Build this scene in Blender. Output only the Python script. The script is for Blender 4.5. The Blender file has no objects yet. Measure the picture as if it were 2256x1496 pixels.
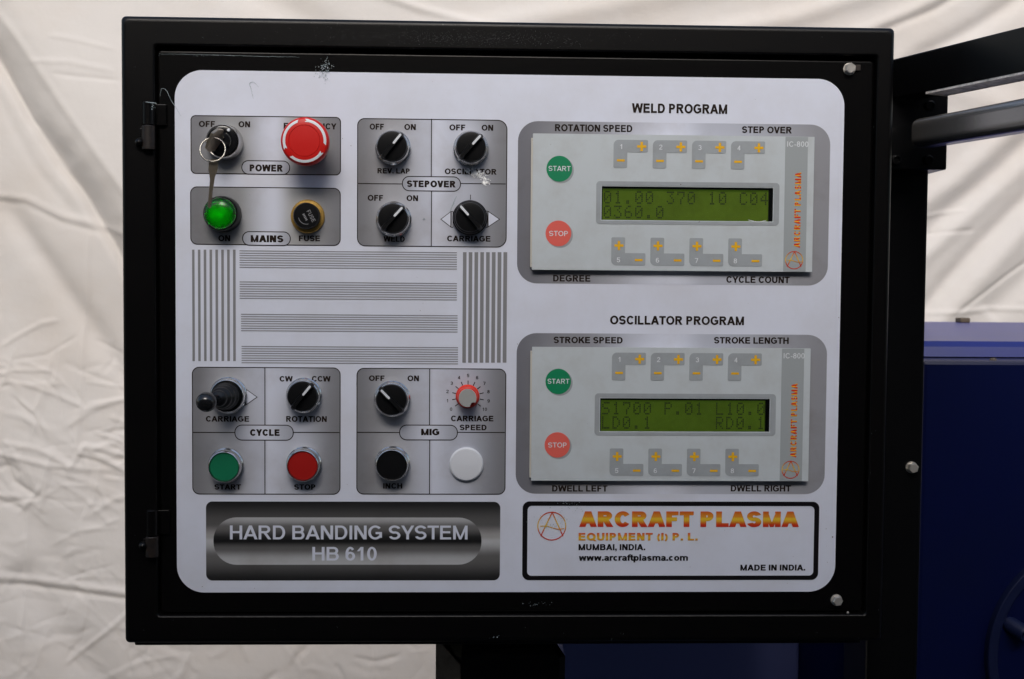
import bpy, bmesh, math, random
import numpy as np
from mathutils import Vector, Matrix

random.seed(7)
SC = bpy.context.scene
COL = SC.collection
PI = math.pi

# ------------------------------------------------------------------ camera
CAM = Vector((-0.035264, -1.011793, 1.341356))
ROT = Matrix(((0.9993469, -0.0062311, -0.0355943),
              (-0.0352849, 0.0442131, -0.9983988),
              (0.0077949, 0.9990027, 0.0439644)))
F = 2600.0
cd = bpy.data.cameras.new('camera')
cam = bpy.data.objects.new('camera', cd)
COL.objects.link(cam)
cam.matrix_world = Matrix.Translation(CAM) @ ROT.to_4x4()
cd.sensor_width = 36.0
cd.lens = F / 2256 * 36
cd.clip_start = 0.01
cd.clip_end = 200
cd.dof.use_dof = True
cd.dof.focus_distance = 1.005
cd.dof.aperture_fstop = 15.0
SC.camera = cam

# ------------------------------------------------------------------ sky, sun, exposure
w = bpy.data.worlds.new("World")
SC.world = w
w.use_nodes = True
wn = w.node_tree
sky = wn.nodes.new('ShaderNodeTexSky')
sky.sky_type = 'NISHITA'
sky.sun_disc = False
SUN_EL, SUN_AZ = math.radians(37), math.radians(184)   # azimuth from +Y clockwise
sky.sun_elevation = SUN_EL
sky.sun_rotation = SUN_AZ
sky.air_density = 1.3
sky.dust_density = 2.6
sky.ozone_density = 1.0
wn.links.new(sky.outputs[0], wn.nodes['Background'].inputs[0])
wn.nodes['Background'].inputs[1].default_value = 0.10
sl = bpy.data.lights.new('sun', 'SUN')
sl.energy = 1.5
sl.angle = math.radians(32)
sl.color = (1.0, 0.975, 0.95)
so = bpy.data.objects.new('sun', sl)
COL.objects.link(so)
sdir = Vector((math.sin(SUN_AZ) * math.cos(SUN_EL), math.cos(SUN_AZ) * math.cos(SUN_EL), math.sin(SUN_EL)))
so.rotation_euler = sdir.to_track_quat('Z', 'Y').to_euler()
so.location = sdir * 6
SC.view_settings.view_transform = 'Standard'
SC.view_settings.look = 'None'
SC.view_settings.exposure = 0.88
SC.view_settings.gamma = 1.0
SC.cycles.max_bounces = 8

# ------------------------------------------------------------------ measuring helpers
def ray(px, py):
    return ROT @ Vector(((px - 1128) / F, -(py - 748) / F, -1.0))
def at(px, py, Y=0.0):
    d = ray(px, py)
    return CAM + d * ((Y - CAM.y) / d.y)
def at_z(px, py, z):
    d = ray(px, py)
    return CAM + d * ((z - CAM.z) / d.z)
def at_plane(px, py, P0, n):
    d = ray(px, py)
    return CAM + d * ((P0 - CAM).dot(n) / d.dot(n))

# ------------------------------------------------------------------ materials
def lin(c):
    return tuple(((v / 255) / 12.92 if v / 255 <= 0.04045 else ((v / 255 + 0.055) / 1.055) ** 2.4) for v in c)
def mat(name, col, rough=0.5, metal=0.0, coat=0.0, bump=None, mottle=None, spec=None, emit=None):
    m = bpy.data.materials.new(name)
    m.use_nodes = True
    nt = m.node_tree
    b = nt.nodes['Principled BSDF']
    b.inputs['Base Color'].default_value = (*col, 1)
    b.inputs['Roughness'].default_value = rough
    b.inputs['Metallic'].default_value = metal
    b.inputs['Coat Weight'].default_value = coat
    b.inputs['Coat Roughness'].default_value = 0.12
    if spec is not None:
        b.inputs['Specular IOR Level'].default_value = spec
    if emit:
        b.inputs['Emission Color'].default_value = (*emit[0], 1)
        b.inputs['Emission Strength'].default_value = emit[1]
    tc = nt.nodes.new('ShaderNodeNewGeometry')
    if bump:                     # (scale per metre, strength, distance)
        n = nt.nodes.new('ShaderNodeTexNoise')
        n.inputs['Scale'].default_value = bump[0]
        n.inputs['Detail'].default_value = 3
        nt.links.new(tc.outputs['Position'], n.inputs['Vector'])
        bp = nt.nodes.new('ShaderNodeBump')
        bp.inputs['Strength'].default_value = bump[1]
        bp.inputs['Distance'].default_value = bump[2]
        nt.links.new(n.outputs['Fac'], bp.inputs['Height'])
        nt.links.new(bp.outputs[0], b.inputs['Normal'])
    if mottle:                   # (scale, other colour, amount) dirt and wear
        n = nt.nodes.new('ShaderNodeTexNoise')
        n.inputs['Scale'].default_value = mottle[0]
        n.inputs['Detail'].default_value = 6
        n.inputs['Roughness'].default_value = 0.65
        nt.links.new(tc.outputs['Position'], n.inputs['Vector'])
        mr = nt.nodes.new('ShaderNodeMapRange')
        mr.inputs['From Min'].default_value = 0.42
        mr.inputs['From Max'].default_value = 0.75
        mr.inputs['To Max'].default_value = mottle[2]
        nt.links.new(n.outputs['Fac'], mr.inputs['Value'])
        mx = nt.nodes.new('ShaderNodeMix')
        mx.data_type = 'RGBA'
        mx.inputs['A'].default_value = (*col, 1)
        mx.inputs['B'].default_value = (*mottle[1], 1)
        nt.links.new(mr.outputs[0], mx.inputs['Factor'])
        nt.links.new(mx.outputs['Result'], b.inputs['Base Color'])
    return m
def ramp_mat(name, stops, axis, rough=0.42, reps=1.0, bump=(2200, 0.12, 0.0001)):
    """printed gradient: stops (pos, colour) along the print's own extent"""
    m = mat(name, (1, 1, 1), rough, bump=bump)
    nt = m.node_tree
    b = nt.nodes['Principled BSDF']
    t = nt.nodes.new('ShaderNodeTexCoord')
    s = nt.nodes.new('ShaderNodeSeparateXYZ')
    nt.links.new(t.outputs['Generated'], s.inputs[0])
    src = s.outputs[axis]
    if reps != 1.0:
        mm = nt.nodes.new('ShaderNodeMath'); mm.operation = 'MULTIPLY'; mm.inputs[1].default_value = reps
        fr = nt.nodes.new('ShaderNodeMath'); fr.operation = 'FRACT'
        nt.links.new(src, mm.inputs[0]); nt.links.new(mm.outputs[0], fr.inputs[0]); src = fr.outputs[0]
    cr = nt.nodes.new('ShaderNodeValToRGB')
    e = cr.color_ramp.elements
    while len(e) < len(stops):
        e.new(0.5)
    for k, (p, c) in enumerate(stops):
        e[k].position = p
        e[k].color = (*c, 1)
    cr.color_ramp.interpolation = 'EASE'
    nt.links.new(src, cr.inputs[0])
    geo = nt.nodes.new('ShaderNodeNewGeometry')
    n2 = nt.nodes.new('ShaderNodeTexNoise'); n2.inputs['Scale'].default_value = 24; n2.inputs['Detail'].default_value = 5; n2.inputs['Roughness'].default_value = .6
    nt.links.new(geo.outputs['Position'], n2.inputs['Vector'])
    mr = nt.nodes.new('ShaderNodeMapRange'); mr.inputs['From Min'].default_value = .5; mr.inputs['From Max'].default_value = .8; mr.inputs['To Max'].default_value = .5
    nt.links.new(n2.outputs['Fac'], mr.inputs['Value'])
    mx = nt.nodes.new('ShaderNodeMix'); mx.data_type = 'RGBA'; mx.blend_type = 'MULTIPLY'; mx.inputs['B'].default_value = (.62, .56, .50, 1)
    nt.links.new(mr.outputs[0], mx.inputs['Factor']); nt.links.new(cr.outputs[0], mx.inputs['A'])
    nt.links.new(mx.outputs['Result'], b.inputs['Base Color'])
    return m
def g(v, tint=(1, 1, 1)):
    return tuple(v * k for k in tint)

COOL = (0.945, 0.975, 1.10)
M = {}
M['powder'] = mat('black powder coat', (0.0016, 0.0014, 0.0015), 0.31, bump=(1500, 0.45, 0.0003), mottle=(9, (0.004, 0.003, 0.0028), .5), spec=0.22)
M['powder_door'] = mat('black door paint', (0.0016, 0.0013, 0.0013), 0.26, bump=(900, 0.10, 0.0002), spec=0.28)
M['steel_black'] = mat('black steel', (0.0028, 0.0028, 0.0032), 0.26, bump=(300, 0.08, 0.0003), spec=0.25)
M['hinge'] = mat('worn brown black hinge', (0.006, 0.004, 0.0035), 0.5, metal=0.1, mottle=(260, (0.03, 0.016, 0.009), .8))
M['sheet'] = mat('white polycarbonate print sheet', g(0.76, COOL), 0.40, bump=(2200, 0.10, 0.0001), mottle=(16, (0.50, 0.47, 0.44), .26))
M['ink'] = mat('black brown ink', (0.016, 0.009, 0.006), 0.5, spec=.15)
M['ink_black'] = mat('black ink', (0.007, 0.006, 0.007), 0.45, spec=.15)
M['grey_ink'] = mat('mid grey ink', g(0.235, (1, 0.99, 1.02)), 0.45)
M['pale_ink'] = mat('pale silver ink', g(0.72, COOL), 0.45)
M['white_ink'] = mat('white ink', (0.72, 0.74, 0.76), 0.45)
M['chrome'] = mat('chrome bezel', (0.62, 0.61, 0.60), 0.20, metal=1.0)
M['nickel'] = mat('nickel key', (0.44, 0.37, 0.28), 0.28, metal=0.85, bump=(300, .5, .0006))
M['ring_steel'] = mat('ring steel', (0.34, 0.32, 0.28), 0.22, metal=1.0, bump=(500, .6, .0006))
M['machine_ring'] = mat('worn blue flange', (0.005, 0.009, 0.040), 0.5, spec=.25, bump=(60, .06, .002), mottle=(30, (0.008, 0.012, 0.05), .6))
M['lit_tan'] = mat('tan lit chamfer', (0.10, 0.082, 0.065), 0.6, mottle=(60, (0.02, 0.015, 0.012), .9))
M['brass'] = mat('brass fuse ring', (0.62, 0.38, 0.10), 0.38, metal=0.75, mottle=(180, (0.28, 0.16, 0.04), .7))
M['black_plastic'] = mat('black plastic', (0.0055, 0.0055, 0.006), 0.34, spec=0.25)
M['black_gloss'] = mat('glossy black ball', (0.008, 0.008, 0.009), 0.16)
M['rubber'] = mat('black rubber boot', (0.0055, 0.0055, 0.006), 0.30, spec=.4)
M['red_plastic'] = mat('red plastic', (0.60, 0.012, 0.009), 0.42, spec=.3, bump=(1500, .1, .0002))
M['red_cap'] = mat('dark red button', (0.36, 0.008, 0.006), 0.5, spec=.25, bump=(2500, .2, .0002))
M['green_cap'] = mat('green button', (0.006, 0.165, 0.075), 0.5, spec=.25, bump=(2500, .2, .0002))
M['orange_skirt'] = mat('orange red knob skirt', (0.75, 0.035, 0.015), 0.38)
M['grey_cap'] = mat('grey knob cap', (0.38, 0.38, 0.36), 0.45)
M['white_plastic'] = mat('white plastic plug', (0.74, 0.75, 0.78), 0.35)
M['plate'] = mat('pale grey membrane plate', (0.56, 0.60, 0.615), 0.36, bump=(1300, 0.10, 0.0001), mottle=(40, (0.40, 0.39, 0.36), .35))
M['plate_edge'] = mat('cream board edge', (0.60, 0.57, 0.50), 0.6)
M['key_grey'] = mat('membrane grey', (0.36, 0.385, 0.40), 0.38, mottle=(70, (0.22, 0.21, 0.19), .3))
M['band_grey'] = mat('membrane band grey', (0.355, 0.38, 0.385), 0.38)
M['amber'] = mat('amber ink', (0.85, 0.46, 0.01), 0.4)
M['memb_green'] = mat('membrane green', (0.005, 0.23, 0.095), 0.4)
M['memb_red'] = mat('membrane coral', (0.78, 0.13, 0.10), 0.4)
M['memb_shadow'] = mat('printed grey crescent', (0.33, 0.35, 0.36), 0.4)
M['lcd'] = mat('olive lcd glass', (0.19, 0.26, 0.035), 0.25, mottle=(24, (0.09, 0.085, 0.02), .75), emit=((0.062, 0.115, 0.008), 0.24))
M['lcd_dot'] = mat('lcd segment', (0.02, 0.03, 0.008), 0.4, emit=((0.028, 0.040, 0.008), 0.24))
M['bolt'] = mat('zinc bolt', (0.72, 0.68, 0.62), 0.30, metal=0.7, bump=(600, .4, .0005))
M['blue_shaded'] = mat('dark navy housing enamel', (0.0013, 0.0040, 0.040), 0.34, spec=.3, bump=(60, .06, .002), mottle=(6, (0.003, 0.006, 0.03), .5))  # darker copy of the lid's blue, shade put into the colour
M['slate_blue'] = mat('pale sheen blue enamel', (0.10, 0.115, 0.27), 0.6, spec=.3, bump=(60, .06, .002))  # lighter copy of the machine blue, sheen put into the colour
M['blue'] = mat('blue machine enamel', (0.004, 0.012, 0.16), 0.46, coat=0.1, bump=(60, .06, .002), mottle=(12, (0.012, 0.02, 0.10), .5))
M['steel_rod'] = mat('ground steel rail', (0.36, 0.34, 0.32), 0.27, metal=0.85, bump=(500, .1, .0003))
M['bare'] = mat('bare chipped steel', (0.85, 0.79, 0.74), 0.6, mottle=(110, (0.02, 0.02, 0.02), .8))
M['brown_nub'] = mat('brown rubber plug', (0.07, 0.05, 0.03), 0.6)
M['film'] = mat('torn film flake', (0.32, 0.38, 0.40), 0.35)
M['glint_white'] = mat('painted near-white glint', (0.98, 0.98, 0.98), 0.15, metal=0.15)
M['rust_spot'] = mat('brown spatter', (0.10, 0.04, 0.02), 0.7)
M['concrete'] = mat('concrete ground', (0.10, 0.097, 0.093), 0.9, bump=(40, .5, .01), mottle=(3, (0.06, 0.055, 0.05), .8))
M['shade_wall_paint'] = mat('dark rendered wall', (0.085, 0.083, 0.082), 0.95, bump=(30, .5, .01), mottle=(3, (0.06, 0.06, 0.06), .8))
GL, GM, GD = g(.72, COOL), g(.40, (1, 1, 1.04)), g(.205, (1, 1, 1.07))
M['grad_group'] = ramp_mat('silver gradient print', [(0, GD), (.30, g(.30)), (.55, GL), (.70, g(.40)), (1, GD)], 0)
M['grad_cell'] = ramp_mat('silver gradient print in four cells', [(0, g(.20, (1, 1, 1.06))), (.24, g(.38, (1, 1, 1.06))), (.485, g(.60, COOL)), (.515, GL), (.68, g(.55, COOL)), (1, g(.22, (1, 1, 1.06)))], 0)
M['grad_sur'] = ramp_mat('silver surround print', [(0, g(.17, (1, 1, 1.12))), (.18, g(.27, (1, 1, 1.08))), (.50, g(.74, COOL)), (.62, g(.52, COOL)), (1, g(.29, (1, 1, 1.07)))], 0)
M['grad_pill'] = ramp_mat('silver pill print', [(0, g(.40, COOL)), (.5, g(.72, COOL)), (1, g(.44, COOL))], 0)
K = (1.04, 1.0, .97)
M['grad_banner'] = ramp_mat('chrome look banner', [(0, g(.012)), (.30, g(.13, K)), (.50, g(.50)), (.56, g(.36, K)), (.72, g(.10, K)), (1, g(.014))], 2)
M['grad_banner_pill'] = ramp_mat('chrome look pill', [(0, g(.50)), (.10, g(.46)), (.34, g(.12, K)), (.50, g(.006)), (.56, g(.014)), (.80, g(.14, K)), (.97, g(.44)), (1, g(.5))], 2)
RED, YEL = (0.60, 0.035, 0.008), (0.78, 0.50, 0.03)
M['flame'] = ramp_mat('red to yellow ink', [(0, RED), (.12, RED), (.52, YEL), (.68, (0.72, 0.25, 0.02)), (1, (0.62, 0.10, 0.01))], 2)
M['flame2'] = ramp_mat('orange yellow ink', [(0, (0.65, 0.2, 0.01)), (.45, YEL), (.75, (0.74, 0.22, 0.02)), (1, (0.65, 0.06, 0.01))], 2)
M['flame_side'] = ramp_mat('banded red and yellow ink', [(0, (0.66, 0.02, 0.01)), (.5, (0.66, 0.03, 0.01)), (.62, (0.85, 0.48, 0.02)), (.88, (0.85, 0.48, 0.02)), (1, (0.66, 0.02, 0.01))], 2, reps=28)
M['flame_ring'] = ramp_mat('red to yellow ring ink', [(0, RED), (.25, RED), (.55, YEL), (1, RED)], 2)

def lens_mat():
    m = bpy.data.materials.new('green lamp lens')
    m.use_nodes = True
    nt = m.node_tree
    nt.nodes.remove(nt.nodes['Principled BSDF'])
    o = nt.nodes['Material Output']
    tr = nt.nodes.new('ShaderNodeBsdfTranslucent'); tr.inputs[0].default_value = (0.003, 0.09, 0.004, 1)
    df = nt.nodes.new('ShaderNodeBsdfDiffuse'); df.inputs[0].default_value = (0.001, 0.010, 0.002, 1)
    gl = nt.nodes.new('ShaderNodeBsdfGlossy'); gl.inputs['Roughness'].default_value = 0.22
    fr = nt.nodes.new('ShaderNodeFresnel'); fr.inputs[0].default_value = 1.45
    a = nt.nodes.new('ShaderNodeMixShader'); a.inputs[0].default_value = 0.6
    b = nt.nodes.new('ShaderNodeMixShader')
    nt.links.new(df.outputs[0], a.inputs[1]); nt.links.new(tr.outputs[0], a.inputs[2])
    nt.links.new(fr.outputs[0], b.inputs[0]); nt.links.new(a.outputs[0], b.inputs[1]); nt.links.new(gl.outputs[0], b.inputs[2])
    nt.links.new(b.outputs[0], o.inputs[0])
    return m
def pane_mat():
    m = bpy.data.materials.new('clear window film')
    m.use_nodes = True
    nt = m.node_tree
    nt.nodes.remove(nt.nodes['Principled BSDF'])
    o = nt.nodes['Material Output']
    tr = nt.nodes.new('ShaderNodeBsdfTransparent'); tr.inputs[0].default_value = (.93, .95, .93, 1)
    gl = nt.nodes.new('ShaderNodeBsdfGlossy'); gl.inputs['Roughness'].default_value = 0.12
    fr = nt.nodes.new('ShaderNodeFresnel'); fr.inputs[0].default_value = 1.45
    geo = nt.nodes.new('ShaderNodeNewGeometry')
    no = nt.nodes.new('ShaderNodeTexNoise'); no.inputs['Scale'].default_value = 45
    bp = nt.nodes.new('ShaderNodeBump'); bp.inputs['Strength'].default_value = .5; bp.inputs['Distance'].default_value = .004
    nt.links.new(geo.outputs['Position'], no.inputs['Vector']); nt.links.new(no.outputs['Fac'], bp.inputs['Height'])
    nt.links.new(bp.outputs[0], gl.inputs['Normal'])
    b = nt.nodes.new('ShaderNodeMixShader')
    nt.links.new(fr.outputs[0], b.inputs[0]); nt.links.new(tr.outputs[0], b.inputs[1]); nt.links.new(gl.outputs[0], b.inputs[2])
    nt.links.new(b.outputs[0], o.inputs[0])
    return m
M['lens'] = lens_mat()
M['lamp_core'] = mat('lit lamp element', (0.1, 0.9, 0.1), 0.5, emit=((0.14, 1.0, 0.04), 3.2))
M['pane'] = pane_mat()
def cloth_mat():
    m = mat('unbleached white cotton', (0.485, 0.458, 0.435), 0.85, mottle=(2.2, (0.45, 0.395, 0.345), .7))
    nt = m.node_tree
    b = nt.nodes['Principled BSDF']
    geo = nt.nodes.new('ShaderNodeNewGeometry')
    n1 = nt.nodes.new('ShaderNodeTexNoise'); n1.inputs['Scale'].default_value = 900; n1.inputs['Detail'].default_value = 2
    n2 = nt.nodes.new('ShaderNodeTexNoise'); n2.inputs['Scale'].default_value = 26; n2.inputs['Detail'].default_value = 5
    nt.links.new(geo.outputs['Position'], n1.inputs['Vector']); nt.links.new(geo.outputs['Position'], n2.inputs['Vector'])
    b1 = nt.nodes.new('ShaderNodeBump'); b1.inputs['Strength'].default_value = .35; b1.inputs['Distance'].default_value = .0006
    b2 = nt.nodes.new('ShaderNodeBump'); b2.inputs['Strength'].default_value = .25; b2.inputs['Distance'].default_value = .006
    nt.links.new(n1.outputs['Fac'], b1.inputs['Height']); nt.links.new(n2.outputs['Fac'], b2.inputs['Height'])
    nt.links.new(b2.outputs[0], b1.inputs['Normal']); nt.links.new(b1.outputs[0], b.inputs['Normal'])
    return m
M['cloth'] = cloth_mat()

# ------------------------------------------------------------------ object helpers
WORLD = {}
def thing(name, loc, label, cat, group=None):
    o = bpy.data.objects.new(name, None)
    o.empty_display_size = 0.05
    COL.objects.link(o)
    o.location = loc
    WORLD[o.name] = Vector(loc)
    o['label'] = label; o['category'] = cat
    if group: o['group'] = group
    return o
def obj(name, verts, faces, m, parent=None, loc=None, smooth=False, label=None):
    """verts in world space; the object's origin sits at loc (or the verts' centre)"""
    verts = [Vector(v) for v in verts]
    if loc is None:
        lo = Vector([min(v[i] for v in verts) for i in range(3)]); hi = Vector([max(v[i] for v in verts) for i in range(3)])
        loc = (lo + hi) / 2
    loc = Vector(loc)
    me = bpy.data.meshes.new(name)
    me.from_pydata([v - loc for v in verts], [], faces)
    me.validate()
    me.materials.append(M[m] if isinstance(m, str) else m)
    if smooth:
        me.polygons.foreach_set('use_smooth', [True] * len(me.polygons))
        if smooth == 'auto':
            me.set_sharp_from_angle(angle=math.radians(38))
        if smooth == 'faces_flat':
            me.polygons.foreach_set('use_smooth', [p.area < 1.2e-3 and (abs(p.normal.y) < .985) for p in me.polygons])
    o = bpy.data.objects.new(name, me)
    COL.objects.link(o)
    WORLD[o.name] = loc
    if parent is not None:
        o.parent = parent
        o.location = loc - WORLD[parent.name]
    else:
        o.location = loc
    if label: o['label'] = label
    return o
def tag(o, label, cat, group=None):
    o['label'] = label; o['category'] = cat
    if group: o['group'] = group
    return o
class MB:
    def __init__(s): s.v = []; s.f = []
    def add(s, vs, fs):
        n = len(s.v); s.v += [Vector(v) for v in vs]; s.f += [tuple(i + n for i in f) for f in fs]
        return s
    def box(s, lo, hi, bev=0.0, seg=2):
        bm = bmesh.new()
        bmesh.ops.create_cube(bm, size=1)
        lo = Vector(lo); hi = Vector(hi)
        for v in bm.verts:
            v.co = Vector([(lo[i] + hi[i]) / 2 + v.co[i] * (hi[i] - lo[i]) for i in range(3)])
        if bev:
            bmesh.ops.bevel(bm, geom=list(bm.edges), offset=bev, segments=seg, profile=0.5, affect='EDGES')
        bm.verts.index_update()
        s.add([v.co.copy() for v in bm.verts], [tuple(v.index for v in f.verts) for f in bm.faces])
        bm.free()
        return s
    def xform(s, mtx):
        s.v = [mtx @ v for v in s.v]; return s
    def lathe(s, c, prof, n=48, axis=None):
        """c = centre (x, z) on the door or a 3-D point; prof = [(radius, height towards the viewer)]"""
        c = Vector(c) if len(c) == 3 else Vector((c[0], 0, c[1]))
        if axis is None:
            u, v_, a = Vector((1, 0, 0)), Vector((0, 0, 1)), Vector((0, -1, 0))
        else:
            a = Vector(axis).normalized(); u = a.orthogonal().normalized(); v_ = a.cross(u)
            u, v_ = v_, u
            if u.cross(v_).dot(a) < 0: u = -u
            u, v_ = v_, u
            if False: pass
        vs, fs = [], []
        for r, h in prof:
            for k in range(n):
                t = 2 * PI * k / n
                vs.append(c + u * (max(r, 1e-6) * math.cos(t)) + v_ * (max(r, 1e-6) * math.sin(t)) + a * h)
        for i in range(len(prof) - 1):
            for k in range(n):
                k2 = (k + 1) % n
                fs.append((i * n + k, i * n + k2, (i + 1) * n + k2, (i + 1) * n + k))
        s.add(vs, fs)
        n0 = len(s.v) - len(vs)
        if prof[-1][0] > 1e-4: s.f.append(tuple(n0 + (len(prof) - 1) * n + k for k in range(n)))
        if prof[0][0] > 1e-4: s.f.append(tuple(n0 + k for k in reversed(range(n))))
        return s
    def prism(s, pts, h0, h1):
        """outline pts [(x, z)] counter-clockwise seen from the camera, raised from h0 to h1 over the door"""
        n = len(pts)
        vs = [(x, -h0, z) for x, z in pts] + [(x, -h1, z) for x, z in pts]
        fs = [tuple(range(n, 2 * n)), tuple(reversed(range(n)))]
        fs += [(k, (k + 1) % n, n + (k + 1) % n, n + k) for k in range(n)]
        return s.add(vs, fs)
    def flat(s, pts, h):
        return s.add([(x, -h, z) for x, z in pts], [tuple(range(len(pts)))])
    def ring(s, outer, inner, h0, h1=None):
        """flat (or thick) band between two outlines with equal counts"""
        n = len(outer)
        if h1 is None:
            vs = [(x, -h0, z) for x, z in outer] + [(x, -h0, z) for x, z in inner]
            return s.add(vs, [(k, (k + 1) % n, n + (k + 1) % n, n + k) for k in range(n)])
        vs = [(x, -h1, z) for x, z in outer] + [(x, -h1, z) for x, z in inner] + [(x, -h0, z) for x, z in inner] + [(x, -h0, z) for x, z in outer]
        fs = []
        for a, b in ((0, 1), (1, 2), (2, 3), (3, 0)):
            fs += [(a * n + k, a * n + (k + 1) % n, b * n + (k + 1) % n, b * n + k) for k in range(n)]
        return s.add(vs, fs)
    def tube(s, pts, r, n=10, closed=False, cap=True):
        pts = [Vector(p) for p in pts]
        N = len(pts)
        vs = []
        prev = None
        for i, p in enumerate(pts):
            if closed: t = pts[(i + 1) % N] - pts[i - 1]
            else: t = pts[min(i + 1, N - 1)] - pts[max(i - 1, 0)]
            t.normalize()
            u = t.orthogonal().normalized() if prev is None else (prev - t * prev.dot(t)).normalized()
            prev = u
            v_ = t.cross(u)
            rr = r[i] if isinstance(r, (list, tuple)) else r
            vs += [p + (u * math.cos(2 * PI * k / n) + v_ * math.sin(2 * PI * k / n)) * rr for k in range(n)]
        fs = []
        for i in range(N if closed else N - 1):
            j = (i + 1) % N
            fs += [(i * n + k, i * n + (k + 1) % n, j * n + (k + 1) % n, j * n + k) for k in range(n)]
        if not closed and cap:
            fs += [tuple(reversed(range(n))), tuple((N - 1) * n + k for k in range(n))]
        return s.add(vs, fs)
    def build(s, name, m, parent=None, loc=None, smooth=False, label=None):
        return obj(name, s.v, s.f, m, parent, loc, smooth, label)
def rrect(x0, z0, x1, z1, r, seg=10, radii=None):
    """rounded rectangle, counter-clockwise from the camera (x right, z up). radii = (tl, tr, br, bl)"""
    if radii is None: radii = (r, r, r, r)
    x0, x1 = min(x0, x1), max(x0, x1); z0, z1 = min(z0, z1), max(z0, z1)
    pts = []
    for cx, cz, a0, rr in ((x1, z1, 0, radii[1]), (x0, z1, 90, radii[0]), (x0, z0, 180, radii[3]), (x1, z0, 270, radii[2])):
        rr = max(rr, 1e-6)
        ccx = cx - rr if cx == x1 else cx + rr
        ccz = cz - rr if cz == z1 else cz + rr
        for k in range(seg + 1):
            t = math.radians(a0 + 90 * k / seg)
            pts.append((ccx + rr * math.cos(t), ccz + rr * math.sin(t)))
    return pts
def prect(px0, py0, px1, py1, rpx, h=0.0, seg=10, radii=None):
    a, b = at(px0, py0, -h), at(px1, py1, -h)
    s = S0
    return rrect(a.x, b.z, b.x, a.z, rpx * s, seg, tuple(q * s for q in radii) if radii else None)
S0 = 0.000389         # metres per photo pixel on the door
def circ(cx, cz, r, n=40, a0=0, a1=360):
    if a1 - a0 >= 360: return [(cx + r * math.cos(2 * PI * k / n), cz + r * math.sin(2 * PI * k / n)) for k in range(n)]
    return [(cx + r * math.cos(math.radians(a0 + (a1 - a0) * k / (n - 1))), cz + r * math.sin(math.radians(a0 + (a1 - a0) * k / (n - 1)))) for k in range(n)]

# ------------------------------------------------------------------ lettering: outlines drawn glyph by glyph
def _ring(cx, cy, rx, ry, a0, a1, t, th, n=14):
    """elliptic band sector: outer radii, stem t, bar th -> one quad strip"""
    out = []
    for k in range(n + 1):
        a = math.radians(a0 + (a1 - a0) * k / n)
        out.append(((cx + rx * math.cos(a), cy + ry * math.sin(a)), (cx + (rx - t) * math.cos(a), cy + (ry - th) * math.sin(a))))
    return ('strip', out)
def _bar(x0, y0, x1, y1): return ('poly', [(x0, y0), (x1, y0), (x1, y1), (x0, y1)])
def _dg(x0, y0, x1, y1, t):     # diagonal stroke cut horizontally, centred on its ends
    return ('poly', [(x0 - t / 2, y0), (x0 + t / 2, y0), (x1 + t / 2, y1), (x1 - t / 2, y1)])
ADV = dict(zip('ABCDEFGHIJKLMNOPQRSTUVWXYZ', (.722, .722, .722, .722, .667, .611, .778, .722, .278, .556, .722, .611, .833, .722, .778, .667, .778, .722, .667, .611, .722, .667, .944, .667, .667, .611)))
ADV.update({c: .556 for c in '0123456789'})
ADV.update({'.': .278, ',': .278, '(': .333, ')': .333, '-': .333, ' ': .278, 'a': .556, 'r': .389, 'c': .556, 'f': .333, 't': .333, 'p': .611, 'l': .278, 's': .556, 'm': .889, 'o': .611, 'w': .778})
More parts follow.
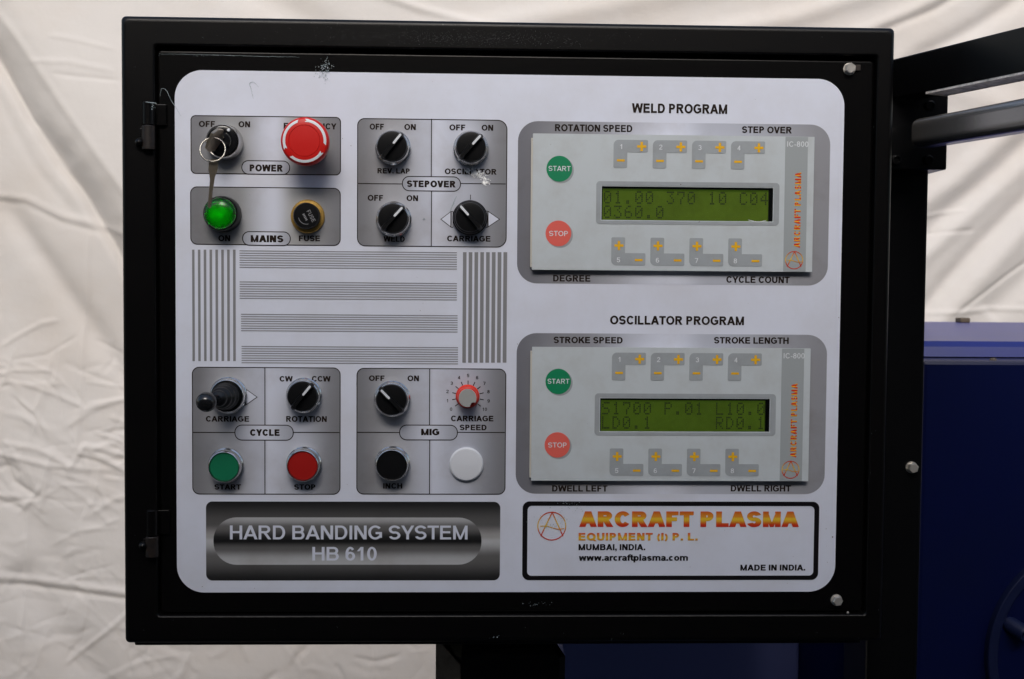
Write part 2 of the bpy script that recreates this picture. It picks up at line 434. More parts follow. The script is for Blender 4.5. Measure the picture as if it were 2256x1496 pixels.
def glyph(c, t, th):
    W = ADV[c] / .716
    s = .09 if c in 'ABCDEFGHIJKLMNOPQRSTUVWXYZ' else .06
    L, R = s, W - s
    m = W / 2
    P = []
    d = t * 1.08
    if c == 'A': P = [_dg(.02 + d / 2, 0, m, 1, d), _dg(W - .02 - d / 2, 0, m, 1, d), _bar(m - .28, .22, m + .28, .22 + th)]
    elif c in 'BPRD':
        P = [_bar(L, 0, L + t, 1)]
        if c == 'D':
            cx = R - .42
            P += [_bar(L + t, 0, cx, th), _bar(L + t, 1 - th, cx, 1), _ring(cx, .5, R - cx, .5, -90, 90, t, th)]
        else:
            ry = (1 - .44) / 2 if c != 'P' else .31
            yb = 1 - 2 * ry
            cx = R - .06 - ry
            P += [_bar(L + t, yb, cx, yb + th), _bar(L + t, 1 - th, cx, 1), _ring(cx, 1 - ry, R - .04 - cx, ry, -90, 90, t, th)]
            if c == 'B':
                r2 = (yb + th) / 2
                cx2 = R - r2
                P += [_bar(L + t, 0, cx2, th), _ring(cx2, r2, R - cx2, r2, -90, 90, t, th), _bar(cx, yb, max(cx2, cx) + .01, yb + th)]
            if c == 'R': P += [_dg(R + .02 - d / 2, 0, m + .02, yb + .02, d * 1.05)]
    elif c == 'C': P = [_ring(m + .02, .5, m - .055, .51, 36, 324, t, th, 26)]
    elif c == 'G': P = [_ring(m, .5, m - .06, .51, 42, 322, t, th, 26), _bar(m + .02, .38, R, .38 + th), _bar(R - t, .12, R, .38)]
    elif c in 'OQ':
        P = [_ring(m, .5, m - .055, .51, 0, 360, t, th, 32)]
        if c == 'Q': P += [_dg(R + .02, -.08, m + .08, .28, d)]
    elif c == 'E': P = [_bar(L, 0, L + t, 1), _bar(L + t, 0, R, th), _bar(L + t, 1 - th, R - .02, 1), _bar(L + t, .5 - th / 2 + .02, R - .06, .5 + th / 2 + .02)]
    elif c == 'F': P = [_bar(L, 0, L + t, 1), _bar(L + t, 1 - th, R, 1), _bar(L + t, .5 - th / 2, R - .08, .5 + th / 2)]
    elif c == 'H': P = [_bar(L, 0, L + t, 1), _bar(R - t, 0, R, 1), _bar(L + t, .5 - th / 2 + .02, R - t, .5 + th / 2 + .02)]
    elif c == 'I': P = [_bar(m - t / 2, 0, m + t / 2, 1)]
    elif c == 'K': P = [_bar(L, 0, L + t, 1), _dg(L + t * .9, .36, R - .1, 1, d * 1.2), _dg(R - .06, 0, m - .02, .6, d * 1.15)]
    elif c == 'L': P = [_bar(L, 0, L + t, 1), _bar(L + t, 0, R + .02, th)]
    elif c == 'M': P = [_bar(L, 0, L + t, 1), _bar(R - t, 0, R, 1), _dg(m, 0, L + t * .5, 1, d * (.78 if t < .27 else .6)), _dg(m, 0, R - t * .5, 1, d * (.78 if t < .27 else .6))]
    elif c == 'N': P = [_bar(L, 0, L + t, 1), _bar(R - t, 0, R, 1), _dg(R - t * .6, 0, L + t * .6, 1, d * 1.1)]
    elif c == 'S':
        ry = (1 + th) / 4
        P = [_ring(m, 1 - ry, m - .07, ry + .01, 18, 270, t, th, 20), _ring(m, ry, m - .07, ry + .01, -162, 90, t, th, 20)]
    elif c == 'T': P = [_bar(.04, 1 - th, W - .04, 1), _bar(m - t / 2, 0, m + t / 2, 1 - th)]
    elif c == 'U': P = [_bar(L, .38, L + t, 1), _bar(R - t, .38, R, 1), _ring(m, .38, m - L, .39, 180, 360, t, th)]
    elif c == 'V': P = [_dg(m, 0, .02 + d / 2, 1, d), _dg(m, 0, W - .02 - d / 2, 1, d)]
    elif c == 'W': P = [_dg(W * .26, 0, .01 + d / 2, 1, d), _dg(W * .26, 0, m, 1, d * .95), _dg(W * .74, 0, m, 1, d * .95), _dg(W * .74, 0, W - .01 - d / 2, 1, d)]
    elif c == 'Y': P = [_bar(m - t / 2, 0, m + t / 2, .42), _dg(m, .38, .02 + d / 2, 1, d), _dg(m, .38, W - .02 - d / 2, 1, d)]
    elif c == 'X': P = [_dg(.03 + d / 2, 0, W - .03 - d / 2, 1, d), _dg(W - .03 - d / 2, 0, .03 + d / 2, 1, d)]
    elif c == '0': P = [_ring(m, .5, m - s, .51, 0, 360, t, th, 28)]
    elif c == '1': P = [_bar(m - t / 2 + .06, 0, m + t / 2 + .06, 1), _dg(m - .2, .68, m + .04, .98, d * .9)]
    elif c == '2': P = [_bar(L, 0, R, th), _ring(m, .69, m - s, .32, -20, 170, t, th), _dg(L + t * .6, th, R - t * .5, .64, d)]
    elif c == '3': P = [_ring(m, .73, m - s - .02, .27, -90, 165, t, th), _ring(m, .30, m - s, .31, -165, 90, t, th)]
    elif c == '4': P = [_bar(R - t - .1, 0, R - .1, 1), _bar(L - .03, .22, R + .02, .22 + th), _dg(L + .06, .22 + th * .5, R - t * .9, 1, d)]
    elif c == '5': P = [_bar(L + .05, 1 - th, R - .02, 1), _dg(L + .1, .45, L + .16, 1 - th, t * .9), _ring(m, .33, m - s, .34, -165, 130, t, th)]
    elif c == '6': P = [_ring(m, .32, m - s, .33, 0, 360, t, th, 24), _ring(m, .5, m - s, .51, 40, 190, t, th)]
    elif c == '7': P = [_bar(L, 1 - th, R, 1), _dg(m - .08, 0, R - t * .5, 1 - th, d)]
    elif c == '8': P = [_ring(m, .74, m - s - .03, .27, 0, 360, t, th, 22), _ring(m, .29, m - s, .30, 0, 360, t, th, 24)]
    elif c == '9': P = [_ring(m, .68, m - s, .33, 0, 360, t, th, 24), _ring(m, .5, m - s, .51, 220, 370, t, th)]
    elif c == '.': P = [_bar(m - t / 2, 0, m + t / 2, t)]
    elif c == ',': P = [_bar(m - t / 2, 0, m + t / 2, t), _dg(m - .02, -.2, m + t * .25, 0, t * .5)]
    elif c == '-': P = [_bar(.06, .27, W - .06, .27 + th)]
    elif c == '(': P = [_ring(.62, .4, .56, .68, 128, 232, t * .8, th)]
    elif c == ')': P = [_ring(W - .62, .4, .56, .68, -52, 52, t * .8, th)]
    elif c in 'oacrfplstmw':
        x = .725
        if c == 'o': P = [_ring(m, x / 2, m - .06, x / 2 + .01, 0, 360, t, th, 26)]
        elif c == 'c': P = [_ring(m, x / 2, m - .06, x / 2 + .01, 40, 320, t, th, 22)]
        elif c == 'a': P = [_bar(R - t, 0, R, x * .7), _ring(m, x - .24, m - s, .25, 0, 165, t, th), _ring(m - .03, .22, m - s - .02, .23, 0, 360, t * .9, th * .9, 20)]
        elif c == 'r': P = [_bar(L, 0, L + t, x), _ring(L + .42, x - .36, .42, .37, 75, 165, t, th)]
        elif c == 'f': P = [_bar(m - t / 2, 0, m + t / 2, .78), _bar(.03, x - th, W - .03, x), _ring(m + .24, .74, .24 + t / 2, .27, 80, 180, t, th)]
        elif c == 't': P = [_bar(m - t / 2, .2, m + t / 2, .95), _bar(.03, x - th, W - .03, x), _ring(m + .22, .24, .22 + t / 2, .25, 180, 275, t, th)]
        elif c == 'p': P = [_bar(L, -.27, L + t, x), _ring(m + .03, x / 2, m - s - .03, x / 2 + .01, 0, 360, t, th, 26)]
        elif c == 'l': P = [_bar(m - t / 2, 0, m + t / 2, 1)]
        elif c == 's':
            ry = (x + th) / 4
            P = [_ring(m, x - ry, m - s, ry + .01, 20, 270, t, th, 16), _ring(m, ry, m - s, ry + .01, -160, 90, t, th, 16)]
        elif c == 'm':
            q = (R - L - t) / 2
            P = [_bar(L, 0, L + t, x), _bar(L + q, 0, L + q + t, x - .2), _bar(R - t, 0, R, x - .2)]
            for k in range(2): P.append(_ring(L + k * q + (q + t) / 2, x - .22, (q + t) / 2, .23, 0, 180, t, th))
        elif c == 'w': P = [_dg(W * .27, 0, .02 + d / 2, x, d * .95), _dg(W * .27, 0, m, x, d * .9), _dg(W * .73, 0, m, x, d * .9), _dg(W * .73, 0, W - .02 - d / 2, x, d * .95)]
    return P, W
def text_mesh(mb, s, x0, x1, zb, cap, h, t=.25, th=.205, rot=None, track=0.0, slant=0.0):
    """s between x0 and x1 (metres) with base line zb, cap height cap; h = height over the door.
    rot = (cx, cz, angle): turn about a point"""
    pen = 0
    items = []
    lo, hi = 1e9, -1e9
    for c in s:
        if c == ' ':
            pen += ADV[' '] / .716 + track; continue
        P, W = glyph(c, t, th)
        for q, (kind, pts) in enumerate(P):
            flatp = pts if kind == 'poly' else [p for pr in pts for p in pr]
            lo = min(lo, min(p[0] for p in flatp) + pen); hi = max(hi, max(p[0] for p in flatp) + pen)
            items.append((kind, pts, pen, q))
        pen += W + track
    sx = (x1 - x0) / (hi - lo)
    def mp(p, pen):
        x = x0 + (p[0] + pen - lo) * sx + p[1] * cap * slant
        z = zb + p[1] * cap
        if rot:
            a = rot[2]; dx, dz = x - rot[0], z - rot[1]
            x, z = rot[0] + dx * math.cos(a) - dz * math.sin(a), rot[1] + dx * math.sin(a) + dz * math.cos(a)
        return x, z
    for kind, pts, pen_, q in items:
        hh = h + q * 0.000012
        if kind == 'poly':
            p = [mp(k, pen_) for k in pts]
            mb.flat(p, hh)
        else:
            vs = []
            for a, b in pts: vs += [mp(a, pen_), mp(b, pen_)]
            mb.add([(x, -hh, z) for x, z in vs], [(2 * k, 2 * k + 1, 2 * k + 3, 2 * k + 2) for k in range(len(pts) - 1)])
    return mb

# ==================================================================== THE SETTING
MB().box((-12, -12, -0.2), (12, 12, 0)).build('ground', 'concrete')['kind'] = 'structure'
shade_wall = MB().box((-7, -1.95, 0), (7, -1.70, 2.62)).build('shade_wall', 'shade_wall_paint')  # unseen from the camera, added to shade the lower part of the scene
shade_wall['kind'] = 'structure'

# hanging cloth, far behind the cabinet
def vnoise(x, y, seed, oct=1, gain=.5):
    rng = np.random.RandomState(seed)
    tab = rng.rand(256, 256)
    out = np.zeros_like(x); amp = 1; tot = 0
    for o in range(oct):
        xi = np.floor(x).astype(int); yi = np.floor(y).astype(int)
        fx = x - xi; fy = y - yi
        fx = fx * fx * (3 - 2 * fx); fy = fy * fy * (3 - 2 * fy)
        a = tab[xi % 256, yi % 256]; b = tab[(xi + 1) % 256, yi % 256]; c = tab[xi % 256, (yi + 1) % 256]; d = tab[(xi + 1) % 256, (yi + 1) % 256]
        out += amp * ((a * (1 - fx) + b * fx) * (1 - fy) + (c * (1 - fx) + d * fx) * fy)
        tot += amp; amp *= gain; x = x * 2.03 + 17; y = y * 2.03 + 5
    return out / tot
CY = 1.62
def make_cloth():
    def axis(a, b, c, d):
        return np.concatenate([np.arange(a, b, .03), np.arange(b, c, .0042), np.arange(c, d, .03)])
    xs = axis(-3.8, -1.32, 1.34, 4.2)
    zs = axis(0.0, 0.42, 2.2, 3.0)
    X, Z = np.meshgrid(xs, zs)
    # coordinates in the picture's own scale, on the cloth's plane: u right, v down
    R = np.array(ROT)
    P = np.stack([X - CAM.x, np.full_like(X, CY - CAM.y), Z - CAM.z], -1) @ R
    U = 1128 + F * P[..., 0] / -P[..., 2]; V = 748 - F * P[..., 1] / -P[..., 2]
    H = np.zeros_like(X)       # towards the viewer, metres
    def seg_dist(pts):
        """signed distance (right-hand side positive) to a polyline and how far along"""
        best = np.full(U.shape, 1e9); sg = np.zeros(U.shape); al = np.zeros(U.shape)
        n = len(pts) - 1
        for i in range(n):
            (ax, ay), (bx, by) = pts[i], pts[i + 1]
            dx, dy = bx - ax, by - ay
            L = math.hypot(dx, dy)
            t = ((U - ax) * dx + (V - ay) * dy) / L / L
            tc = np.clip(t, 0 if i else -9, 1 if i < n - 1 else 9)
            px, py = ax + tc * dx, ay + tc * dy
            d = np.hypot(U - px, V - py)
            s = np.sign((U - ax) * dy - (V - ay) * dx)
            k = d < best
            best[k] = d[k]; sg[k] = s[k]; al[k] = (i + t[k]) / n
        return best * sg, al
    def window(al, a=0.0, b=1.0, soft=.12):
        return 1 / (1 + np.exp(-(al - a) / soft * 4)) / (1 + np.exp((al - b) / soft * 4))
    def step(pts, width, amp, a=-9, b=9):
        d, al = seg_dist(pts)
        return amp * np.tanh(d / width) * window(al, a, b)
    def ridge(pts, width, amp, a=0, b=1):
        d, al = seg_dist(pts)
        return amp * np.exp(-(d / width) ** 2) * window(al, a, b)
    # broad fold, upper left: the upper right side stands proud and overhangs a shaded strip
    d, al = seg_dist([(-110, -60), (0, 140), (60, 240), (150, 390), (215, 490), (290, 620), (340, 720)])
    wv = 14 * (vnoise(U / 90 + 40, V / 90 + 40, 21, 2) - .5)
    d = d + wv
    t_ = np.clip(d / 118, 0, 1); t_ = 1 - (1 - t_) ** 2
    fade = 1 / (1 + np.exp((V - 640) / 55))
    H += fade * .078 * t_ * np.exp(-(np.maximum(d - 105, 0) / 330) ** 2)
    H += fade * .032 * np.exp(-(np.maximum(-d, 0) / 260) ** 2) / (1 + np.exp((d - 4) / 3.2))
    H += ridge([(-20, -10), (60, 90), (160, 235), (262, 380)], 9, .003, -.3, 1.2)
    H -= ridge([(0, 200), (90, 370), (180, 480)], 12, .002) - ridge([(40, 170), (120, 330), (200, 450)], 14, .003)
    H += ridge([(-30, 428), (70, 440), (150, 478), (210, 492), (300, 520)], 8, .0022, -.2, 1.2)
    H -= ridge([(-30, 440), (70, 452), (150, 492), (210, 508)], 7, .0016, -.2, 1.2)
    H += ridge([(95, 150), (180, 152), (270, 170)], 5, .0013) + ridge([(150, 178), (210, 185), (280, 190)], 4, -.0016)
    H += ridge([(140, 95), (200, 105), (270, 122)], 4, .0012)
    H -= ridge([(40, 480), (110, 580), (170, 670), (280, 830)], 28, .012, -.1, 1.3)
    H += ridge([(10, 760), (45, 738), (95, 712), (130, 706)], 5, .0018)
    H += ridge([(205, 520), (200, 640), (185, 740), (180, 900), (165, 1010)], 6, .002)
    # crossed creases, lower left
    rng = np.random.RandomState(5)
    for k in range(200):
        cx = rng.uniform(-60, 330); cy = rng.uniform(770, 1110) if k % 2 else rng.uniform(1090, 1500)
        a = math.radians(rng.choice([10, 20, -20, 165, 60, 100, 35]) + rng.uniform(-14, 14)); L = rng.uniform(25, 85)
        p = [(cx - L * math.cos(a), cy - L * math.sin(a)), (cx + rng.uniform(-8, 8), cy + rng.uniform(-8, 8)), (cx + L * math.cos(a + .25), cy + L * math.sin(a + .25))]
        H += ridge(p, rng.uniform(2.8, 7), rng.choice([-1, 1, 1]) * rng.uniform(.0006, .0024) * (1 if k % 2 else .6), 0, 1)
    for p, wd, am in [([(0, 1000), (50, 1010), (110, 1025), (170, 1028)], 6, .003), ([(0, 985), (30, 1060), (70, 1085)], 6, -.004),
                      ([(160, 1024), (190, 980), (270, 1000)], 6, .003), ([(190, 985), (215, 1000), (275, 1035)], 6, .0025),
                      ([(-20, 1268), (120, 1284), (300, 1308)], 8, .004), ([(-20, 1282), (120, 1300), (300, 1322)], 6, -.003),
                      ([(300, 1335), (230, 1395), (160, 1450)], 5, .0028), ([(60, 1000), (60, 1240), (40, 1500)], 5, .0016),
                      ([(55, 1280), (140, 1400), (230, 1520)], 45, -.012), ([(20, 1050), (90, 1180), (150, 1300)], 40, -.007)]:
        H += ridge(p, wd, am, -.1, 1.1)
    # band under the cabinet
    for k in range(46):
        cx = rng.uniform(250, 1000); cy = rng.uniform(1420, 1540)
        a = math.radians(rng.uniform(0, 180)); L = rng.uniform(20, 70)
        p = [(cx - L * math.cos(a), cy - L * math.sin(a)), (cx, cy), (cx + L * math.cos(a + .4), cy + L * math.sin(a + .4))]
        H += ridge(p, rng.uniform(4, 9), rng.choice([-1, 1]) * rng.uniform(.0008, .002))
    # swags above the cabinet and to the right, all rising to the right
    for p, wd, am in [([(700, 60), (520, -40), (400, -160)], 40, -.010), ([(1080, 60), (930, 20), (700, -60)], 9, .004),
                      ([(1000, 75), (1300, 20), (1700, -60)], 30, .009), ([(1500, 90), (1750, 40), (2060, -60)], 22, .008),
                      ([(1850, 90), (2000, 30), (2160, -60)], 16, .006), ([(2020, 130), (2150, 60), (2300, -40)], 20, -.010),
                      ([(1960, 60), (2060, 20), (2140, -30)], 10, -.005),
                      ([(2000, 560), (2090, 470), (2180, 400), (2320, 270)], 26, -.011), ([(2000, 470), (2100, 400), (2290, 230)], 24, .010),
                      ([(1990, 600), (2110, 490), (2230, 380), (2340, 280)], 22, .011),
                      ([(1990, 740), (2080, 630), (2160, 540), (2330, 370)], 24, -.014), ([(2060, 720), (2150, 620), (2230, 530), (2330, 420)], 30, .013),
                      ([(2130, 670), (2210, 610), (2290, 555)], 5, -.0032), ([(2190, 680), (2270, 600)], 26, -.008),
                      ([(2040, 690), (2110, 688), (2180, 680), (2290, 682)], 5, .0026),
                      ([(2040, 477), (2070, 470), (2110, 466)], 4, .002), ([(2050, 515), (2090, 511), (2130, 508)], 4, -.002),
                      ([(2000, 150), (2100, 200), (2200, 230)], 30, .006)]:
        H += ridge(p, wd, am, -.15, 1.15)
    # loose undulation and small crumple
    H += .020 * (vnoise(X * 1.3 + Z * .9 + 9, Z * 1.1 - X * .5 + 9, 3, 2) - .5)
    H += .005 * (vnoise(X * 5 + 30, Z * 4 + X * 3 + 30, 4, 3) - .5)
    rn = vnoise(X * 9 + 50 + 1.5 * vnoise(X * 4 + 9, Z * 4 + 9, 12), Z * 9 + 50, 8, 3)
    H += .0022 * (1 - np.abs(2 * rn - 1)) * (.35 + .65 / (1 + np.exp((Z - 1.25) * 7)))
    ny, nx = X.shape
    verts = np.stack([X, CY - H, Z], -1).reshape(-1, 3)
    idx = np.arange(nx * ny).reshape(ny, nx)
    q = np.stack([idx[:-1, :-1], idx[:-1, 1:], idx[1:, 1:], idx[1:, :-1]], -1).reshape(-1, 4)
    me = bpy.data.meshes.new('cloth_backdrop')
    me.vertices.add(len(verts)); me.vertices.foreach_set('co', verts.astype(np.float32).ravel())
    me.loops.add(q.size); me.loops.foreach_set('vertex_index', q.astype(np.int32).ravel())
    me.polygons.add(len(q)); me.polygons.foreach_set('loop_start', np.arange(0, q.size, 4, dtype=np.int32))
    me.update(calc_edges=True)
    me.polygons.foreach_set('use_smooth', [True] * len(q))
    me.materials.append(M['cloth'])
    o = bpy.data.objects.new('cloth_backdrop', me)
    COL.objects.link(o)
    so_ = o.modifiers.new('thickness', 'SOLIDIFY'); so_.thickness = 0.0012; so_.offset = 1
    tag(o, 'large creased off-white cotton sheet hanging behind the black control cabinet', 'cloth')
make_cloth()

# ==================================================================== CABINET
FRONT = 0.006            # the frame stands this far in front of the door
D0 = 0.0                 # door face
cab = thing('control_cabinet', (0, 0.11, 1.030), 'black steel control cabinet with a white and silver operator panel of knobs and displays', 'control cabinet')
a, b = at(264, 32, -FRONT), at(1957, 1414, -FRONT)
fx0, fx1, fz1, fz0 = a.x, 0.3265, at(1100, 50, -FRONT).z + .0015, b.z
ia, ib = at(340, 100, -FRONT), at(1908, 1354, -FRONT)
ix0, ix1, iz1, iz0 = ia.x, ib.x, at(1100, 110, -FRONT).z, ib.z
def frame_mesh():
    mb = MB()
    r, n = .005, 8
    def prof(x0, z0, x1, z1, rad):
        return rrect(x0, z0, x1, z1, rad, 6)
    loops = []
    loops.append([(x, .20, z) for x, z in prof(fx0, fz0, fx1, fz1, .004)])
    for k in range(n + 1):                      # rounded outer edge
        t = k / n * PI / 2
        ins = r * (1 - math.cos(t)); y = -FRONT + r * (1 - math.sin(t))
        loops.append([(x, y, z) for x, z in prof(fx0 + ins, fz0 + ins, fx1 - ins, fz1 - ins, .004)])
    loops.append([(x, -FRONT, z) for x, z in prof(ix0 - .0015, iz0 - .0015, ix1 + .0015, iz1 + .0015, .003)])
    loops.append([(x, -FRONT + .0006, z) for x, z in prof(ix0 - .0004, iz0 - .0004, ix1 + .0004, iz1 + .0004, .003)])
    loops.append([(x, -FRONT + .0018, z) for x, z in prof(ix0, iz0, ix1, iz1, .003)])
    loops.append([(x, .012, z) for x, z in prof(ix0, iz0, ix1, iz1, .003)])
    N = len(loops[0])
    vs = [p for l in loops for p in l]
    fs = []
    for i in range(len(loops) - 1):
        fs += [(i * N + k, (i + 1) * N + k, (i + 1) * N + (k + 1) % N, i * N + (k + 1) % N) for k in range(N)]
    fs.append(tuple(range(N)))
    fs.append(tuple(reversed(range((len(loops) - 1) * N, len(loops) * N))))
    return mb.add(vs, fs)
frame_mesh().build('cabinet_frame', 'powder', cab, smooth='faces_flat')
# folded lip under the case
q0, q1 = at(293, 1426, .0), at(1900, 1417, .0)
MB().box((q0.x, .004, fz0 - .0045), (q1.x, .19, fz0 + .004), .0015).build('bottom_lip', 'powder', cab)
# door
da, db_ = at(344, 106, 0), at(1903, 1349, 0)
dx0, dx1, dz1, dz0 = da.x, db_.x, at(1100, 119, 0).z, db_.z
def door_mesh():
    mb = MB()
    loops = []
    r, n = .003, 8
    loops.append([(x, .010, z) for x, z in rrect(dx0, dz0, dx1, dz1, .003, 5)])
    for k in range(n + 1):
        t = k / n * PI / 2
        ins = r * (1 - math.cos(t)); y = r * (1 - math.sin(t))
        loops.append([(x, y, z) for x, z in rrect(dx0 + ins, dz0 + ins, dx1 - ins, dz1 - ins, .003, 5)])
    N = len(loops[0])
    vs = [p for l in loops for p in l]; fs = []
    for i in range(len(loops) - 1):
        fs += [(i * N + k, (i + 1) * N + k, (i + 1) * N + (k + 1) % N, i * N + (k + 1) % N) for k in range(N)]
    fs.append(tuple(range(N))); fs.append(tuple(reversed(range((len(loops) - 1) * N, len(loops) * N))))
    return mb.add(vs, fs)
door = door_mesh().build('door', 'powder_door', cab, smooth='faces_flat')
# black border film laid on the door, its edge shows as a hairline
MB().ring(prect(362, 118, 1893, 1338, 4), prect(392, 162, 1830, 1296, 60), .0001, .00035).build('border_film', 'powder_door', door)
# the flush door gap's right stile joint
# sheet
HS = .0006
pa, pb = prect(385.5, 154, 1838, 1305, 58), None
TLp, BRp = at(385, 154), at(1838, 1304)
sheet_out = rrect(-.285, 1.3 - .2222, .285, 1.3 + .2222, 60 * S0, 16)
sheet = MB().prism(sheet_out, .0001, HS).build('printed_sheet', 'sheet', cab)

def T(s, x0, x1, ytop, ybase, m='ink', t=.25, th=.205, h=None, parent=None, **kw):
    h = HS + .00025 if h is None else h
    a = at(x0, ybase, -h); b = at(x1, ybase, -h); c = at((x0 + x1) / 2, ytop, -h); d_ = at((x0 + x1) / 2, ybase, -h)
    kw.setdefault('track', -.045)
    o = text_mesh(MB(), s, a.x, b.x, (a.z + b.z) / 2, c.z - d_.z, h, t, th, **kw).build('lettering', m, parent or sheet)
    return o
HEAVY = dict(t=.30, th=.25, track=-.05)

def outline(x0, y0, x1, y1, r, wpx=2.0, h=.0009, radii=None):
    s = wpx * S0 / 2
    a, b = at(x0, y0, -h), at(x1, y1, -h)
    rr = tuple(q * S0 for q in radii) if radii else (r * S0,) * 4
    o = rrect(a.x - s, b.z - s, b.x + s, a.z + s, 0, 10, tuple(q + s for q in rr))
    i = rrect(a.x + s, b.z + s, b.x - s, a.z - s, 0, 10, tuple(max(q - s, 1e-5) for q in rr))
    return o, i
def group_box(x0, y0, x1, y1, r, m, split=None, pill=None, radii=None):
    MB().flat(prect(x0, y0, x1, y1, r, .00075, radii=radii), HS + .0001).build('group_field', m, sheet)
    mb = MB()
    mb.ring(*outline(x0, y0, x1, y1, r, radii=radii), HS + .00018)
    if split:
        (vx0, vx1, vy0, vy1), (hy, hx0, hx1) = split
        s = S0
        for (ya, yb) in vy0, vy1:
            A, B = at(vx0, ya), at(vx1, yb)
            xm = (A.x + B.x) / 2
            mb.flat([(xm - s, B.z), (xm + s, B.z), (xm + s, A.z), (xm - s, A.z)], HS + .00018)
        for (xa, xb) in hx0, hx1:
            A, B = at(xa, hy), at(xb, hy)
            zm = (A.z + B.z) / 2
            mb.flat([(A.x, zm - s), (B.x, zm - s), (B.x, zm + s), (A.x, zm + s)], HS + .00018)
    if pill:
        X0, Y0, X1, Y1 = pill
        rr = (Y1 - Y0) / 2 - 1.2
        mb.ring(*outline(X0, Y0, X1, Y1, rr), HS + .00024)
        MB().flat(prect(X0, Y0, X1, Y1, rr, .0008), HS + .00021).build('name_field', 'grad_pill', sheet)
    mb.build('group_outline', 'ink', sheet)

group_box(420.5, 254.5, 750, 385.5, 10, 'grad_group', pill=(532.7, 353.8, 638.2, 384.5))
group_box(419.8, 411.5, 749.5, 541, 14, 'grad_group', pill=(534.5, 510.2, 639.5, 541))
group_box(788, 261, 1115, 544.5, 15, 'grad_cell', ((951, 950, (262, 389), (421, 544)), (405, (788, 886), (1015, 1114))), (886.5, 388.5, 1014.5, 421.5), radii=(15, 20, 20, 17))
group_box(423.5, 809, 749, 1089, 15, 'grad_cell', ((584, 584, (810, 936), (970, 1089)), (952.6, (424, 517), (646, 748))), (517.5, 936.5, 646, 970))
group_box(786.5, 811.5, 1112.5, 1089, 15, 'grad_cell', ((946.5, 946.5, (813, 936), (970, 1089)), (952.5, (787, 880), (1008, 1112))), (880.5, 936.5, 1007.5, 969.5))

T('OFF', 438, 473.6, 266.6, 279.6); T('ON', 525.5, 551, 267.3, 280.3); T('EMERGENCY', 625, 741.4, 271.3, 284.5)
T('POWER', 550, 623.2, 362.7, 377.8, **HEAVY); T('MAINS', 552.3, 624.3, 518.4, 533.6, **HEAVY)
T('ON', 481, 507.3, 518.2, 531.4); T('FUSE', 658.4, 705, 518.8, 531.4)
T('OFF', 814.5, 845.7, 272.5, 285.6); T('ON', 890.7, 916, 273.3, 286.3); T('OFF', 990, 1025, 274.4, 287.2); T('ON', 1061, 1086.6, 275, 287.8)
T('REV. LAP', 831.6, 902.7, 370.8, 382.2); T('OSCILLATOR', 979.8, 1094, 371.8, 384.2)
T('STEPOVER', 896.4, 1003.9, 398, 412.6, **HEAVY)
T('OFF', 810, 844, 429.6, 442.3); T('ON', 895.7, 921, 430.2, 442.9); T('WELD', 845, 891.8, 520.5, 532.6); T('CARRIAGE', 985, 1080.5, 519.5, 532)
T('CW', 616, 645, 828.7, 840.5); T('CCW', 687, 728.4, 828.5, 840.4); T('CARRIAGE', 453.5, 548.8, 916.8, 929); T('ROTATION', 630.4, 720, 916.8, 929.4)
T('CYCLE', 550.8, 616, 945.8, 960.3, **HEAVY); T('START', 472.5, 531, 1067, 1078.6); T('STOP', 648, 694.9, 1067, 1078.8)
T('OFF', 812.8, 847, 827.3, 839.2); T('ON', 897.8, 923, 827.3, 839.6); T('MIG', 927.8, 967.8, 944.8, 958.9, **HEAVY)
T('CARRIAGE', 993.5, 1087, 915.9, 928.2); T('SPEED', 1012.8, 1071.9, 935.7, 947.9); T('INCH', 844, 886.4, 1064.6, 1076.4)
T('WELD PROGRAM', 1392, 1602, 228.8, 249.5, t=.24, th=.20); T('OSCILLATOR PROGRAM', 1344, 1639, 696.4, 715.4, t=.24, th=.20)
for s, x0, x1, y0, y1 in (('ROTATION SPEED', 1222.6, 1393, 274.6, 290), ('STEP OVER', 1634.6, 1744.4, 278.8, 293.4), ('DEGREE', 1218.6, 1300.5, 606, 620.3), ('CYCLE COUNT', 1600, 1739.6, 609, 623.3),
                          ('STROKE SPEED', 1219.6, 1371.7, 742.3, 756.3), ('STROKE LENGTH', 1573, 1737.6, 743, 757.2), ('DWELL LEFT', 1216.3, 1338.3, 1069.2, 1082.9), ('DWELL RIGHT', 1610, 1742.4, 1069, 1082.8)):
    T(s, x0, x1, y0, y1, t=.24, th=.195)
# printed arrows and dial marks
def tri(pts, box=None):
    h = HS + .0003
    P = [at(x, y, -h) for x, y in pts]
    c = sum(P, Vector()) / 3
    def sc(k): return [((p.x - c.x) * k + c.x, (p.z - c.z) * k + c.z) for p in P]
    inner = sc(.86); outer = sc(1.0)
    if sum(outer[i][0] * outer[(i + 1) % 3][1] - outer[(i + 1) % 3][0] * outer[i][1] for i in range(3)) < 0: inner.reverse(); outer.reverse()
    MB().ring(outer, inner, h).build('arrow_outline', 'ink', sheet)
    MB().flat(inner, h).build('arrow_mark', 'pale_ink', sheet)
    if box:
        MB().ring(*outline(*box, .1, 1.3), h).build('arrow_outline', 'ink', sheet)
tri([(970.2, 483), (993.5, 465), (993.5, 501)], (994.2, 465.5, 997.8, 501)); tri([(1101.6, 483), (1075, 464.5), (1075, 501)], (1070.8, 465, 1074.3, 501))
tri([(567.8, 875), (542, 856.7), (542, 892.6)], (537.6, 857, 541.2, 892.6))
dm = MB(); A = at(1036.6, 429); B = at(1036.6, 440)
dm.flat([(A.x - .0003, B.z), (A.x + .0003, B.z), (A.x + .0003, A.z), (A.x - .0003, A.z)], HS + .0003)
dc = at(1031, 873.5)
